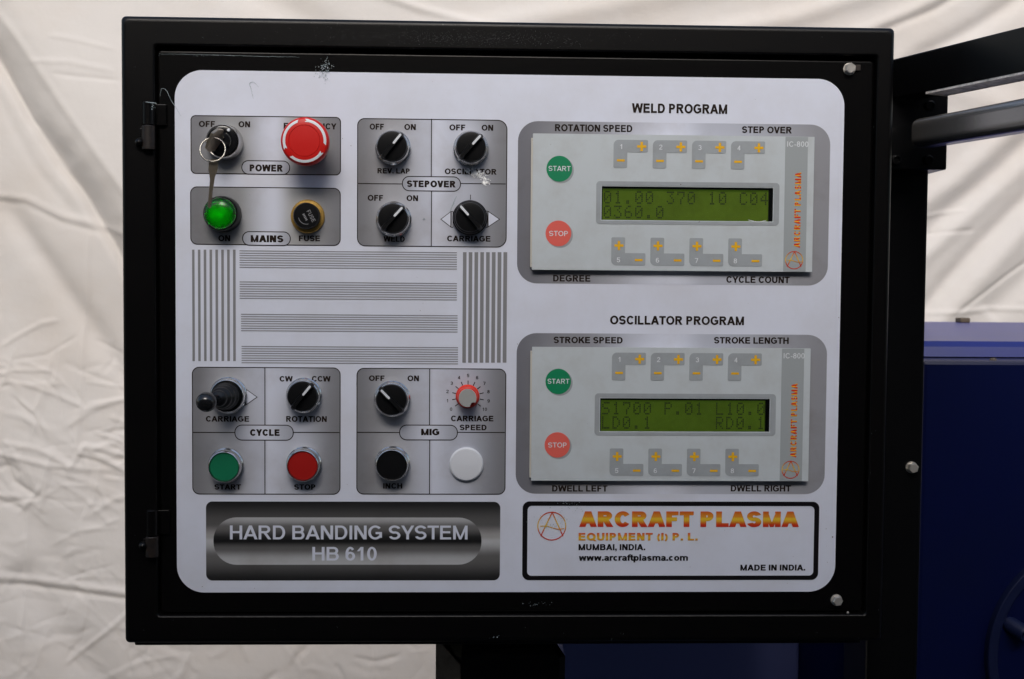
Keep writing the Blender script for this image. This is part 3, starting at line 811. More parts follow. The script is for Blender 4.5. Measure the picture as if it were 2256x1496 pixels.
for k in range(11):
    ang = math.radians(217 - 25.4 * k)
    u = Vector((math.cos(ang), 0, math.sin(ang))); n_ = Vector((-u.z, 0, u.x)) * .00035
    r0, r1 = 26.5 * S0, 35.5 * S0
    p = [dc + u * r0 - n_, dc + u * r1 - n_, dc + u * r1 + n_, dc + u * r0 + n_]
    MB().flat([(q.x, q.z) for q in p], HS + .0003).build('dial_mark', 'ink', sheet)
    s = str(k); q = dc + u * (46.5 * S0); hw = (2.6 if k < 10 else 5) * S0
    text_mesh(MB(), s, q.x - hw * (.6 if k == 1 else 1), q.x + hw * (.6 if k == 1 else 1), q.z - 3.6 * S0, 7.2 * S0, HS + .0003, .17, .15).build('dial_number', 'ink', sheet)
dm.build('dial_mark', 'ink', sheet)
# striped artwork
def bar_px(x0, y0, x1, y1, h=HS + .0002):
    A, B = at(x0, y0, -h), at(x1, y1, -h)
    MB().flat([(A.x, B.z), (B.x, B.z), (B.x, A.z), (A.x, A.z)], h).build('printed_stripe', 'grey_ink', sheet)
for k in range(8):
    bar_px(423 + 12.87 * k, 550, 429.4 + 12.87 * k, 795.5); bar_px(1020 + 12.75 * k, 555.5, 1026.4 + 12.75 * k, 799)
for gx0, gx1, gy in ((528, 1006.5, 551.3), (528.3, 1006.5, 619.5), (531.3, 1008, 690.5), (532.5, 1009, 761)):
    A, B = at(gx0, gy), at(gx1, gy + 36)
    zt = at((gx0 + gx1) / 2, gy + 2.5).z
    for k in range(8):
        z = zt - k * 5.12 * S0
        MB().flat([(A.x, z - 1.9 * S0), (B.x, z - 1.9 * S0), (B.x, z), (A.x, z)], HS + .0002).build('printed_stripe', 'grey_ink', sheet)
# surrounds of the two controllers
MB().flat(prect(1141.5, 266.5, 1822.5, 629.5, 44), HS + .0001).build('surround_field', 'grad_sur', sheet)
MB().flat(prect(1138.5, 733.5, 1815.5, 1088.5, 44), HS + .0001).build('surround_field', 'grad_sur', sheet)
# banner
MB().flat(prect(454, 1104.5, 1101, 1278, 14), HS + .0001).build('banner_field', 'grad_banner', sheet)
MB().flat(prect(470.5, 1139.5, 1060.5, 1243.5, 51), HS + .0002).build('banner_field', 'grad_banner_pill', sheet)
T('HARD BANDING SYSTEM', 506.6, 1030, 1157.8, 1188.4, 'pale_ink', t=.185, th=.155); T('HB 610', 688, 830, 1205, 1235, 'pale_ink', t=.19, th=.155)
# maker's plate
a_ = at(1151.6, 1104.2, 0); b_ = at(1801.5, 1277, 0); c_ = at(1162.3, 1114, 0); e_ = at(1791, 1267.5, 0)
MB().ring(rrect(a_.x, b_.z, b_.x, a_.z, 15 * S0), rrect(c_.x, e_.z, e_.x, c_.z, 10 * S0), HS + .0002).build('plate_border', 'ink_black', sheet)
T('ARCRAFT PLASMA', 1276, 1760, 1126.8, 1160.9, 'flame', t=.315, th=.245, track=-.07)
T('EQUIPMENT (I) P. L.', 1274.6, 1537, 1174.2, 1190.9, 'flame2', t=.27, th=.23, track=-.01)
T('MUMBAI, INDIA.', 1274.6, 1421.6, 1198.8, 1212.1, 'ink_black'); T('www.arcraftplasma.com', 1275.3, 1515.6, 1221.2, 1235.4, 'ink_black')
T('MADE IN INDIA.', 1631, 1774, 1244, 1257, 'ink_black')
def logo(cx, cz, r, h, parent, wd):
    mb = MB()
    mb.ring(circ(cx, cz, r, 48), circ(cx, cz, r - wd, 48), h)
    def ln(x0, z0, x1, z1, w0, hh):
        d = Vector((x1 - x0, z1 - z0)).normalized() * w0 / 2
        mb.flat([(x0 + d.y, z0 - d.x), (x1 + d.y, z1 - d.x), (x1 - d.y, z1 + d.x), (x0 - d.y, z0 + d.x)], hh)
    ln(cx - .76 * r, cz - .70 * r, cx + .02 * r, cz + .96 * r, wd * 1.1, h + .00003)
    ln(cx + .78 * r, cz - .70 * r, cx + .02 * r, cz + .96 * r, wd * 1.1, h + .00006)
    pts = [(cx - .80 * r, cz + .0 * r), (cx - .3 * r, cz + .01 * r), (cx + .1 * r, cz - .14 * r), (cx + .45 * r, cz - .22 * r), (cx + .86 * r, cz - .16 * r)]
    for i in range(4): ln(*pts[i], *pts[i + 1], wd * .8, h + .00009 + i * .00002)
    mb.build('logo', 'flame_ring', parent)
lc = at(1215.5, 1158.7)
logo(lc.x, lc.z, 32.3 * S0, HS + .0003, sheet, 2.3 * S0)

# ------------------------------------------------------------------ controls on the door
def ctr(px, py, h): # centre on the door of a part whose top at height h is seen at (px, py)
    p = at(px, py, -h); return (p.x, p.z)
def bezel(c, R_, h, part, m='chrome', hole=None, hb=.004):
    hole = hole or R_ - .0018
    MB().lathe(c, [(R_ + .0012, HS), (R_ + .0012, hb), (R_ + .0002, hb + .001), (R_, h - .0016), (R_ - .0004, h - .0005), (R_ - .0011, h), (hole + .0003, h - .0002), (hole, h - .0012), (hole, h - .005)], 64).build('bezel', m, part, smooth='auto')
def part_at(name, c, label=None):
    o = bpy.data.objects.new(name, None); COL.objects.link(o)
    o.empty_display_size = .01
    o.parent = cab
    wl = Vector((c[0], -HS, c[1])); WORLD[o.name] = wl
    o.location = wl - WORLD[cab.name]
    if label: o['label'] = label
    return o
def capsule(cx, cz, L, wdt, ang, n=8, off=0):
    """rounded bar outline along angle"""
    pts = []
    u = (math.cos(ang), math.sin(ang)); v = (-u[1], u[0])
    for s, a0 in ((1, -90), (-1, 90)):
        for k in range(n + 1):
            t = math.radians(a0 + 180 * k / n)
            du = s * (L / 2 - wdt / 2) + wdt / 2 * math.cos(t); dv = wdt / 2 * math.sin(t)
            pts.append((cx + u[0] * (du + off) + v[0] * dv, cz + u[1] * (du + off) + v[1] * dv))
    return pts
def selector(px, py, deg, label, r=33.5, bez='chrome', line_end=(11, 39)):
    hk = .0185
    c = ctr(px, py, .014)
    p = part_at('selector_switch', c, label)
    R_ = (r + 1.8) * S0
    bezel(c, R_, .011, p, bez)
    rk = r * S0
    MB().lathe(c, [(rk - .001, .009), (rk - .0004, .0125), (rk - .0011, .0138), (rk - .0035, .0142), (0, .0142)], 56).build('knob', 'black_plastic', p, smooth='auto')
    ang = math.radians(deg)
    L = (2 * r + 5) * S0; wd = 13.5 * S0
    g1 = capsule(c[0], c[1], L, wd, ang); g2 = capsule(c[0], c[1], L - .002, wd - .0016, ang); g3 = capsule(c[0], c[1], L - .0035, wd - .0024, ang)
    gm = MB(); n = len(g1)
    vs = [(x, -.0125, z) for x, z in g1] + [(x, -(hk - .001), z) for x, z in g2] + [(x, -hk, z) for x, z in g3]
    fs = [(k, (k + 1) % n, n + (k + 1) % n, n + k) for k in range(n)] + [(n + k, n + (k + 1) % n, 2 * n + (k + 1) % n, 2 * n + k) for k in range(n)] + [tuple(range(2 * n, 3 * n)), tuple(reversed(range(n)))]
    gm.add(vs, fs).build('handle', 'black_plastic', p, smooth='auto')
    l0, l1 = 4.5 * S0, 31.5 * S0
    MB().prism(capsule(c[0], c[1], l1 - l0, 5.0 * S0, ang, off=(l0 + l1) / 2), hk - .0003, hk + .00025).build('pointer_line', 'white_ink', p)
    return p
selector(863.8, 321.3, 51, 'black selector knob above REV. LAP turned to ON')
selector(1037.5, 323, 48, 'black selector knob above OSCILLATOR turned to ON')
selector(865.5, 481, 48, 'black selector knob above WELD turned to ON')
selector(1035.5, 478.3, 132, 'black selector knob with black bezel between two arrows, turned left', bez='black_plastic')
selector(665.5, 873.5, 51, 'black selector knob turned to CCW above ROTATION', r=34)
selector(862.3, 881, 134, 'black selector knob turned to OFF in the MIG field', r=35)

def button(px, py, r, m, label):
    c = ctr(px, py, .0115)
    p = part_at('push_button', c, label)
    bezel(c, (r + 3.2) * S0, .0125, p, hole=(r + .3) * S0)
    rk = r * S0
    MB().lathe(c, [(rk, .007), (rk, .0105), (rk - .0008, .0113), (0, .0116)], 56).build('button_cap', m, p, smooth='auto')
button(493.5, 1028.5, 32, 'green_cap', 'green START push button in chrome bezel')
button(666.7, 1026, 32.5, 'red_cap', 'dark red STOP push button in chrome bezel')
button(863, 1024.5, 32.5, 'black_plastic', 'black INCH push button in chrome bezel')
# white blanking plug
c = ctr(1027.3, 1023.5, .004); rk = 37.5 * S0
MB().lathe(c, [(rk, HS), (rk, .0028), (rk - .0012, .0040), (rk - .004, .0043), (0, .0046)], 64).build('blanking_plug', 'white_plastic', cab, smooth='auto')
# green pilot lamp
c = ctr(486.5, 470.5, .012)
p = part_at('pilot_lamp', c, 'lit green pilot lamp with black bezel')
MB().lathe(c, [(.0152, HS), (.0152, .005), (.0146, .0125), (.0140, .0135), (.0135, .0130), (.0135, .003)], 64).build('bezel', 'black_plastic', p, smooth='auto')
lens_prof = [(.0134, .004), (.0134, .0145), (.0130, .0165), (.0118, .0184), (.0096, .0199), (.0065, .0209), (.0032, .0214), (0, .0216)]
MB().lathe(c, lens_prof, 56).build('lens', 'lens', p, smooth=True)
MB().lathe(c, [(.0042, .0139), (0, .0139)], 24).build('lamp_element', 'lamp_core', p)
MB().lathe(c, [(.0050, .003), (.0050, .0135), (0, .0136)], 24).build('lamp_holder', 'black_plastic', p)
# fuse holder
c = ctr(676.5, 476.3, .006)
p = part_at('fuse_holder', c, 'black fuse holder cap on brass ring')
MB().lathe(c, [(.0143, HS), (.0143, .0026), (.0135, .0036), (.0105, .0040), (.0105, .002)], 56).build('brass_ring', 'brass', p, smooth='auto')
cf = ctr(675, 476.6, .013)
MB().lathe(c, [(.0112, .002), (.0111, .0112), (.0102, .0126), (.006, .0128), (0, .0128)], 48).build('fuse_cap', 'black_plastic', p, smooth='auto')
fm = MB()
ca = math.radians(-62)
fx, fz = cf[0] + .0016, cf[1] + .0012
text_mesh(fm, 'FUSE', fx - .0052, fx + .0052, fz + .0008, .0033, .0131, .17, .15, rot=(cf[0], cf[1], ca))
for k in range(5):
    a0 = -.003 + k * .0013
    q = [(cf[0] + a0, cf[1] - .0004), (cf[0] + a0 + .0009, cf[1] - .0004), (cf[0] + a0 + .0009, cf[1] - .0022 + .0003 * (k % 2)), (cf[0] + a0, cf[1] - .0022)]
    q = [(cf[0] + (x - cf[0]) * math.cos(ca) - (z - cf[1]) * math.sin(ca), cf[1] + (x - cf[0]) * math.sin(ca) + (z - cf[1]) * math.cos(ca)) for x, z in q]
    q.reverse(); fm.flat(q, .0131)
arc = circ(cf[0], cf[1], .0068, 14, 190, 285); arc2 = circ(cf[0], cf[1], .0064, 14, 190, 285)
fm.add([(x, -.0131, z) for x, z in arc + arc2], [(k, k + 1, 15 + k, 14 + k) for k in range(13)])
fm.build('fuse_marking', 'grey_ink', p)
# emergency stop
hm = .034
c = ctr(672, 311.4, hm - .004)
p = part_at('emergency_stop', c, 'big red mushroom emergency stop button with white turn arrows')
MB().lathe(c, [(.0150, HS), (.0150, .006), (.0125, .008), (.0125, .020)], 48).build('collar', 'black_plastic', p, smooth='auto')
RE = 52.7 * S0 * (1.012 - hm + .006) / 1.012
MB().lathe(c, [(.0125, .020), (RE - .002, .0225), (RE - .0003, .0245), (RE, .0280), (RE - .0003, .0308), (RE - .0012, .0326), (RE - .0024, .0333), (RE * .655, hm), (RE * .652, hm), (RE * .640, hm - .0005), (RE * .628, hm), (RE * .3, hm + .0004), (0, hm + .0005)], 72).build('mushroom_head', 'red_plastic', p, smooth='auto')
am = MB()
ri, ro = RE * .785, RE * .895
def surf_h(r):      # height of the head at radius r
    pr = [(RE, .0280), (RE - .0003, .0308), (RE - .0012, .0326), (RE - .0024, .0333), (RE * .655, hm)]
    for (r0, h0), (r1, h1) in zip(pr, pr[1:]):
        if r1 <= r <= r0: return h0 + (h1 - h0) * (r0 - r) / (r0 - r1)
    return hm
for a0, a1 in ((106, 202), (-11, 86), (227, 326)):
    n = 20; rows = 4
    vs = []
    for k in range(n + 1):
        for j in range(rows + 1):
            f = j / rows
            r = ri + (ro - ri) * f
            fa = a0 + (a1 - a0) * k / n
            if k == n: fa += -5 * (1 - abs(2 * f - 1)) + 3
            if k == 0: fa += 5 * (1 - f)
            if k >= n - 1: r = (ri + ro) / 2 + (r - (ri + ro) / 2) * 1.25
            r = min(r, RE - .0012)
            t = math.radians(fa)
            vs.append((c[0] + r * math.cos(t), -(surf_h(r) + .00018), c[1] + r * math.sin(t)))
    fs = [(k * (rows + 1) + j, k * (rows + 1) + j + 1, (k + 1) * (rows + 1) + j + 1, (k + 1) * (rows + 1) + j) for k in range(n) for j in range(rows)]
    am.add(vs, fs)
am.build('turn_arrows', 'white_ink', p, smooth=True)
# speed dial knob
c = ctr(1030.2, 874, .004)
p = part_at('dial_knob', c, 'small orange red speed dial with grey cap')
MB().lathe(c, [(26.3 * S0, HS), (26.3 * S0, .0016), (25 * S0, .0028), (22.8 * S0, .0036), (22 * S0, .011), (21.5 * S0, .0125), (18.5 * S0, .0128)], 56).build('skirt', 'orange_skirt', p, smooth='auto')
cc = ctr(1029.3, 880, .015)
pts = circ(c[0], c[1], 19.4 * S0, 56)
na = math.radians(-52); nx_, nz_ = c[0] + math.cos(na) * 21 * S0, c[1] + math.sin(na) * 21 * S0
notch = []
for x, z in pts:
    d = math.hypot(x - nx_, z - nz_); rr = 7.5 * S0
    if d < rr:
        k = rr / max(d, 1e-6); x, z = nx_ + (x - nx_) * k, nz_ + (z - nz_) * k
        if math.hypot(x - c[0], z - c[1]) > 19.4 * S0:
            v = Vector((c[0] - nx_, c[1] - nz_)).normalized(); x, z = nx_ + v.x * rr, nz_ + v.y * rr
    notch.append((x, z))
MB().prism(notch, .0125, .0165).build('dial_cap', 'grey_cap', p)
MB().lathe(c, [(16 * S0, .012), (16 * S0, .0136), (0, .0137)], 32).build('dial_core', 'red_cap', p)
# joystick
c = ctr(500, 872.3, .009)
p = part_at('joystick', c, 'black joystick with ball grip pushed to the left')
bezel(c, .0145, .0105, p)
tip = at(454.5, 885.7, -.052)
base = Vector((c[0], -.008, c[1]))
ax = tip - base
bm_ = MB()
prof = []
N = 22
vs = []; nn = 28
for i in range(N + 1):
    f = i / N
    cen = base + Vector((ax.x * (f ** 1.4) * .52, ax.y * f * .55, ax.z * (f ** 1.4) * .52))
    rr = .0112 * (1 - f) ** .8 + .0036 * min(1, .35 + f) + .0006 * math.sin(f * 2 * PI * 5)
    if i == N: rr = .0030
    for k in range(nn):
        t = 2 * PI * k / nn
        vs.append(cen + Vector((math.cos(t) * rr, 0, math.sin(t) * rr)))
fs = [(i * nn + k, i * nn + (k + 1) % nn, (i + 1) * nn + (k + 1) % nn, (i + 1) * nn + k) for i in range(N) for k in range(nn)]
bm_.add(vs, fs).build('rubber_boot', 'rubber', p, smooth=True)
MB().tube([base + Vector((ax.x * .45, ax.y * .5, ax.z * .45)), tip], [.0034, .0038], 16).build('lever', 'black_gloss', p, smooth=True)
RB = 22.3 * S0 * (1.012 - .052) / 1.012
sp = [(RB * math.sin(t * PI / 18), -RB * math.cos(t * PI / 18)) for t in range(19)]
MB().lathe((tip.x, tip.y, tip.z), sp, 36, axis=-ax if False else (0, -1, 0)).build('ball_grip', 'black_gloss', p, smooth=True)
# key switch
c = ctr(480 / 4.4 + 380 + 1, 311, .0125)
p = part_at('key_switch', c, 'black key lock with chrome bezel, key inserted')
MB().lathe(c, [(.0152, HS), (.0152, .004), (.0144, .0055), (.0142, .0118), (.0136, .0128), (.0128, .0126), (.0128, .009)], 64).build('bezel', 'chrome', p, smooth='auto')
MB().lathe(c, [(.0127, .009), (.0124, .0138), (.0095, .0146), (.0088, .0146), (.0085, .0140), (.0070, .0140), (.0068, .0165), (0, .0165)], 56).build('lock_body', 'black_gloss', p, smooth='auto')
kc = c
arc = MB()
A1, A2 = circ(c[0] + .0006, c[1], .0070, 16, -40, 70), circ(c[0] + .0006, c[1], .0062, 16, -40, 70)
arc.add([(x, -.0148, z) for x, z in A1 + A2], [(k, k + 1, 17 + k, 16 + k) for k in range(15)])
arc.build('lock_core_ring', 'chrome', p)
dd = at(503.6, 286.3, -.0148)
MB().lathe((dd.x, dd.z), [(.0013, .0140), (.0013, .0152), (0, .0154)], 16).build('index_dot', 'white_ink', p)

# ------------------------------------------------------------------ the two programmable controllers
DOTS = {'0': '01110 10001 10011 10101 11001 10001 01110', '1': '00100 01100 00100 00100 00100 00100 01110', '3': '11111 00010 00100 00010 00001 10001 01110',
        '4': '00010 00110 01010 10010 11111 00010 00010', '6': '00110 01000 10000 11110 10001 10001 01110', '7': '11111 10001 00001 00010 00100 00100 00100',
        'C': '01110 10001 10000 10000 10000 10001 01110', 'S': '01111 10000 10000 01110 00001 00001 11110', 'P': '11110 10001 10001 11110 10000 10000 10000',
        'L': '10000 10000 10000 10000 10000 10000 11111', 'D': '11100 10010 10001 10001 10001 10010 11100', 'R': '11110 10001 10001 11110 10100 10010 10001',
        '.': '00000 00000 00000 00000 00000 01100 01100'}
def controller(ox, oz, lines, label, fs=1.0, dirt=0):
    """ox, oz = top left corner of the face plate; lengths below are in photo pixels of the first one"""
    hp = .0056
    s = S0 * (1.012 - hp) / 1.012 * fs
    p = part_at('program_controller', (ox, oz), label)
    def X(x): return ox + x * s * 1.006
    def Zz(y): return oz - y * s
    def RR(x0, y0, x1, y1, r, radii=None): return rrect(X(x0), Zz(y1), X(x1), Zz(y0), r * s, 8, tuple(q * s for q in radii) if radii else None)
    PW, PH = 619.5, 298.3
    win = (151.5, 113.5, 530, 187.5)
    MB().ring(rrect(X(0), Zz(PH), X(PW), Zz(0), .0004, 3), rrect(X(win[0]), Zz(win[3]), X(win[2]), Zz(win[1]), .0003, 3), .0038, hp).build('face_plate', 'plate', p, smooth='auto')
    MB().ring(rrect(X(-3.5), Zz(PH - 6), X(PW - 12), Zz(9), .0002, 3), rrect(X(win[0] - 8), Zz(win[3] + 8), X(win[2] + 8), Zz(win[1] - 8), .0002, 3), .0010, .0034).build('circuit_board', 'plate_edge', p)
    for (bx, by) in ((6, 14), (PW - 22, 14), (6, PH - 14), (PW - 22, PH - 14)):
        MB().lathe((X(bx), Zz(by)), [(.0025, HS), (.0025, .0038)], 12).build('spacer', 'black_plastic', p)
    e = hp + .00012
    MB().flat(RR(555, .5, 605, PH - .5, .5), e).build('side_band', 'band_grey', p)
    T_ = lambda st, x0, x1, y0, y1, m, h=e + .00012, **k: text_mesh(MB(), st, X(x0), X(x1), Zz(y1), (y1 - y0) * s, h, **k).build('lettering', m, p)
    T_('IC-800', 559, 606, 10.6, 22.3, 'white_ink', t=.16, th=.14)
    # vertical name, read upwards
    L = 167.0
    cx0, cz0 = X(577.5), Zz(245)
    text_mesh(MB(), 'ARCRAFT PLASMA', cx0, cx0 + L * s, cz0 - 14 * s, 13.8 * s, e + .00012, .30, .24, rot=(cx0, cz0, PI / 2)).build('lettering', 'flame_side', p)
    logo(X(579), Zz(272.5), 20.2 * s, e + .00012, p, 1.9 * s)
    # round keys
    for (cy, m, wd, x0, x1, yt) in ((76.5, 'memb_green', 'START', 34.5, 82.7, 70.6), (218.2, 'memb_red', 'STOP', 37, 78, 212.8)):
        cx = 58 if wd == 'START' else 57.3
        MB().flat(circ(X(cx + 3.8), Zz(cy + 3.5), 28.3 * s, 40), e).build('key_shade_print', 'memb_shadow', p)
        MB().prism(circ(X(cx), Zz(cy), 28.3 * s, 44), hp, e + .00016).build('round_key', m, p)
        T_(wd, x0, x1, yt, yt + 11.0, 'white_ink', h=e + .0003, t=.16, th=.14)
    # angle shaped keys
    def union_L(x, y, up):
        bl, tr, st_ = 30.2, 75.3, 27.3
        H_ = 61.8
        if up:  # bar on top, leg on the left going down
            o = [(x + tr, y + st_), (x + tr, y)]
            o = rrect(X(x), Zz(y + st_), X(x + tr), Zz(y), 0, 6, (11 * s, 3 * s, 3 * s, .01 * s))
            leg = rrect(X(x), Zz(y + H_), X(x + bl), Zz(y + st_), 0, 6, (.01 * s, .01 * s, 3 * s, 3 * s))
        else:
            o = rrect(X(x), Zz(y + H_), X(x + tr), Zz(y + H_ - st_), 0, 6, (.01 * s, 3 * s, 3 * s, 11 * s))
            leg = rrect(X(x), Zz(y + H_ - st_), X(x + bl), Zz(y), 0, 6, (3 * s, 3 * s, .01 * s, .01 * s))
        MB().prism(o, hp, e + .0001).prism(leg, hp, e + .0001).build('membrane_key', 'key_grey', p)
    def plus(x, y, r=10):
        q = 2.7
        am_ = MB()
        am_.flat([(X(x + a_), Zz(y + b_)) for a_, b_ in ((-r, q), (r, q), (r, -q), (-r, -q))], e + .00025)
        am_.flat([(X(x + a_), Zz(y + b_)) for a_, b_ in ((-q, r), (q, r), (q, -r), (-q, -r))], e + .00028).build('plus_mark', 'amber', p)
    def minus(x, y): MB().flat([(X(x + a_), Zz(y + b_)) for a_, b_ in ((-8.5, 2.4), (8.5, 2.4), (8.5, -2.4), (-8.5, -2.4))], e + .00025).build('minus_mark', 'amber', p)
    for k in range(4):
        x = 176.5 + 86.1 * k; y = 11.5 + .9 * k * 0
        union_L(x, y, True)
        plus(x + 61.5, y + 14.3); minus(x + 16, y + 45.3)
        text_mesh(MB(), str(k + 1), X(x + 13.8), X(x + (18.6 if k == 0 else 21)), Zz(y + 20.5), 10.6 * s, e + .00025, .16, .14).build('key_number', 'white_ink', p)
        x = 174 + 86.1 * k; y = 225.5
        union_L(x, y, False)
        plus(x + 16.6, y + 18); minus(x + 60.5, y + 49.7)
        text_mesh(MB(), str(k + 5), X(x + 12.2), X(x + 19.6), Zz(y + 55), 10.6 * s, e + .00025, .16, .14).build('key_number', 'white_ink', p)
    # display
    MB().ring(RR(139.5, 102.5, 543.5, 196.5, 8), rrect(X(win[0] - 1.5), Zz(win[3] + 1.5), X(win[2] + 1.5), Zz(win[1] - 1.5), .0003, 8), hp, e + .0001).build('window_border', 'key_grey', p)
    MB().box((X(win[0] - 3), -.0014, Zz(win[3] + 3)), (X(win[2] + 3), -.0012, Zz(win[1] - 3))).build('display', 'lcd', p)
    MB().ring(rrect(X(win[0] - 3), Zz(win[3] + 3), X(win[2] + 3), Zz(win[1] - 3), .0001, 2), rrect(X(win[0] + 2.5), Zz(win[3] + .5), X(win[2] - 8), Zz(win[1] + 4.5), .0003, 2), .0013, .0036).build('display_shade_bezel', 'black_plastic', p)  # black ring, uneven width stands for shadow along the recess edges
    dots = MB()
    pitch = 23.15; dw = 3.35; dh = 4.05
    for r_, line in enumerate(lines):
        for i, ch in enumerate(line):
            if ch == ' ': continue
            for yy, row in enumerate(DOTS[ch].split()):
                for xx, v in enumerate(row):
                    if v == '1':
                        x = win[0] + 6 + i * pitch + xx * dw; y = win[1] + 9.5 + r_ * 32.0 + yy * dh
                        dots.flat([(X(x), Zz(y + dh * .84)), (X(x + dw * .84), Zz(y + dh * .84)), (X(x + dw * .84), Zz(y)), (X(x), Zz(y))], .00155)
    dots.build('display_characters', 'lcd_dot', p)
    MB().box((X(win[0] + .4), -.0053, Zz(win[3] - .4)), (X(win[2] - .4), -.0050, Zz(win[1] + .4))).build('window_pane', 'pane', p)
P1 = at(1174.4, 293.8, -.0056); P2 = at(1172.6, 764.2, -.0056)
controller(P1.x, P1.z, ('01.00 370 10 C04', '0360.0'), 'upper membrane controller under WELD PROGRAM', 1.0)
controller(P2.x, P2.z, ('S1700 P.01 L10.0', 'LD0.1      RD0.1'), 'lower membrane controller under OSCILLATOR PROGRAM', .997)

# ------------------------------------------------------------------ hinges, bolts
def hinge(px, y0, y1, ym, yp, label):
    c0 = at(px, y0, -.005); c1 = at(px, y1, -.005); cm = at(px, ym, -.005)
    p = part_at('hinge', (c0.x, c0.z), label)
    x = (c0.x + c1.x) / 2; y = -.0075
    MB().lathe((x, y, cm.z + .0004), [(.0042, 0), (.0048, .0006), (.0048, c0.z - cm.z - .001), (.0042, c0.z - cm.z - .0004)], 24, axis=(0, 0, 1)).build('upper_knuckle', 'powder', p, smooth='auto')
    MB().lathe((x, y, c1.z), [(.0050, 0), (.0055, .0006), (.0055, cm.z - c1.z - .0006), (.0050, cm.z - c1.z)], 24, axis=(0, 0, 1)).build('lower_knuckle', 'hinge', p, smooth='auto')
    MB().box((x - .001, -.0035, cm.z + .001), (x + .0135, -.0002, c0.z - .001), .0006).build('hinge_leaf', 'powder_door', p)
    q = at(px - 20, yp, -.005)
    MB().lathe((q.x + .0006, -.0070, q.z), [(.0038, 0), (.0040, .0015), (.003, .0048), (.0010, .0062), (0, .0064)], 18).build('weld_bead', 'powder', p, smooth=True)
    MB().box((q.x, -.0078, c1.z + .001), (x, -.0058, cm.z - .002), .0006).build('hinge_leaf', 'powder', p)
hinge(329, 226, 331, 278, 315, 'upper door hinge, worn to brown')
hinge(337, 1122, 1225, 1180, 1200, 'lower door hinge')
def hexbolt(px, py, R_, y, part=None, h=.006, name='door_bolt', rot=.2, label=None):
    q = at(px, py, y - h)
    cx, cz = q.x, q.z
    hexp = [(cx + R_ * math.cos(rot + k * PI / 3), cz + R_ * math.sin(rot + k * PI / 3)) for k in range(6)]
    hexi = [(cx + R_ * .86 * math.cos(rot + k * PI / 3), cz + R_ * .86 * math.sin(rot + k * PI / 3)) for k in range(6)]
    mb = MB()
    vs = [(x, y, z) for x, z in hexp] + [(x, y - h * .85, z) for x, z in hexp] + [(x, y - h, z) for x, z in hexi]
    fs = [(k, (k + 1) % 6, 6 + (k + 1) % 6, 6 + k) for k in range(6)] + [(6 + k, 6 + (k + 1) % 6, 12 + (k + 1) % 6, 12 + k) for k in range(6)] + [tuple(range(12, 18)), tuple(reversed(range(6)))]
    mb.add(vs, fs)
    mb.lathe((cx, y, cz), [(R_ * 1.12, 0), (R_ * 1.12, .0008), (R_ * .9, .0009)], 28)
    o = mb.build(name, 'bolt', part or cab, label=label)
    # raised stamping on the head
    sm = MB()
    for k in range(3):
        a0 = 40 + 120 * k
        A1, A2 = circ(cx, cz, R_ * .62, 5, a0, a0 + 60), circ(cx, cz, R_ * .48, 5, a0, a0 + 60)
        sm.add([(x, y - h - .0002, z) for x, z in A1 + A2], [(j, j + 1, 6 + j, 5 + j) for j in range(4)])
    sm.build('head_stamp', 'bolt', o)
    return o
hexbolt(1875.5, 149.5, .0047, 0, rot=.45); hexbolt(1847, 1325.5, .0045, 0, rot=.1)
q = at(1893, 150, 0)
MB().box((q.x - .004, -.0018, q.z - .0026), (q.x + .0008, -.0002, q.z + .0026), .0004).build('latch_tab', 'hinge', cab)
q = at(1868, 1350, -FRONT)
MB().lathe((q.x, -FRONT + .0003, q.z), [(.0012, 0), (.001, .0008), (0, .0011)], 12).build('highlight_bead', 'bolt', cab)  # bright bead added in place of a small highlight

# ------------------------------------------------------------------ scratches, film flakes, painted glints, spatter
def ribbon(pts, wpx, h, mb):
    P = [at(x, y, -h) for x, y in pts]
    out = []
    for i, p_ in enumerate(P):
        d = (P[min(i + 1, len(P) - 1)] - P[max(i - 1, 0)]).normalized()
        wv = wpx * S0 / 2 * (0.35 + 0.65 * math.sin(PI * (i + .5) / len(P))) * random.uniform(.7, 1.3)
        n_ = Vector((-d.z, 0, d.x)) * wv
        out.append((p_ + n_, p_ - n_))
    mb.add([q for pr in out for q in pr], [(2 * i, 2 * i + 1, 2 * i + 3, 2 * i + 2) for i in range(len(P) - 1)])
def curve(pts, n=14, jit=.6):
    out = []
    for i in range(len(pts) - 1):
        for k in range(n):
            t = k / n
            p0 = pts[max(i - 1, 0)]; p1 = pts[i]; p2 = pts[i + 1]; p3 = pts[min(i + 2, len(pts) - 1)]
            out.append(tuple(.5 * ((2 * p1[j]) + (-p0[j] + p2[j]) * t + (2 * p0[j] - 5 * p1[j] + 4 * p2[j] - p3[j]) * t * t + (-p0[j] + 3 * p1[j] - 3 * p2[j] + p3[j]) * t ** 3) + random.uniform(-jit, jit) for j in (0, 1)))
    out.append(pts[-1])
    return out
sc = MB()
ribbon(curve([(353, 212), (356, 196), (366, 199), (378, 222), (388, 238), (399, 256)]), .8, HS + .0004, sc)
ribbon(curve([(558, 217), (553, 196), (550, 184), (558, 181), (570, 192)]), 1.1, HS + .0004, sc)
ribbon(curve([(350, 119), (400, 119.5), (500, 122), (600, 124.6), (660, 126)], jit=.5), .55, .0005, sc)
ribbon(curve([(1006, 432), (998, 450), (991, 468)]), 2.2, HS + .0004, sc)
ribbon(curve([(320, 224.5), (335, 226), (345, 228)]), 1.6, .0138, sc)
sc.build('scratch_marks', 'film', cab)['kind'] = 'stuff'
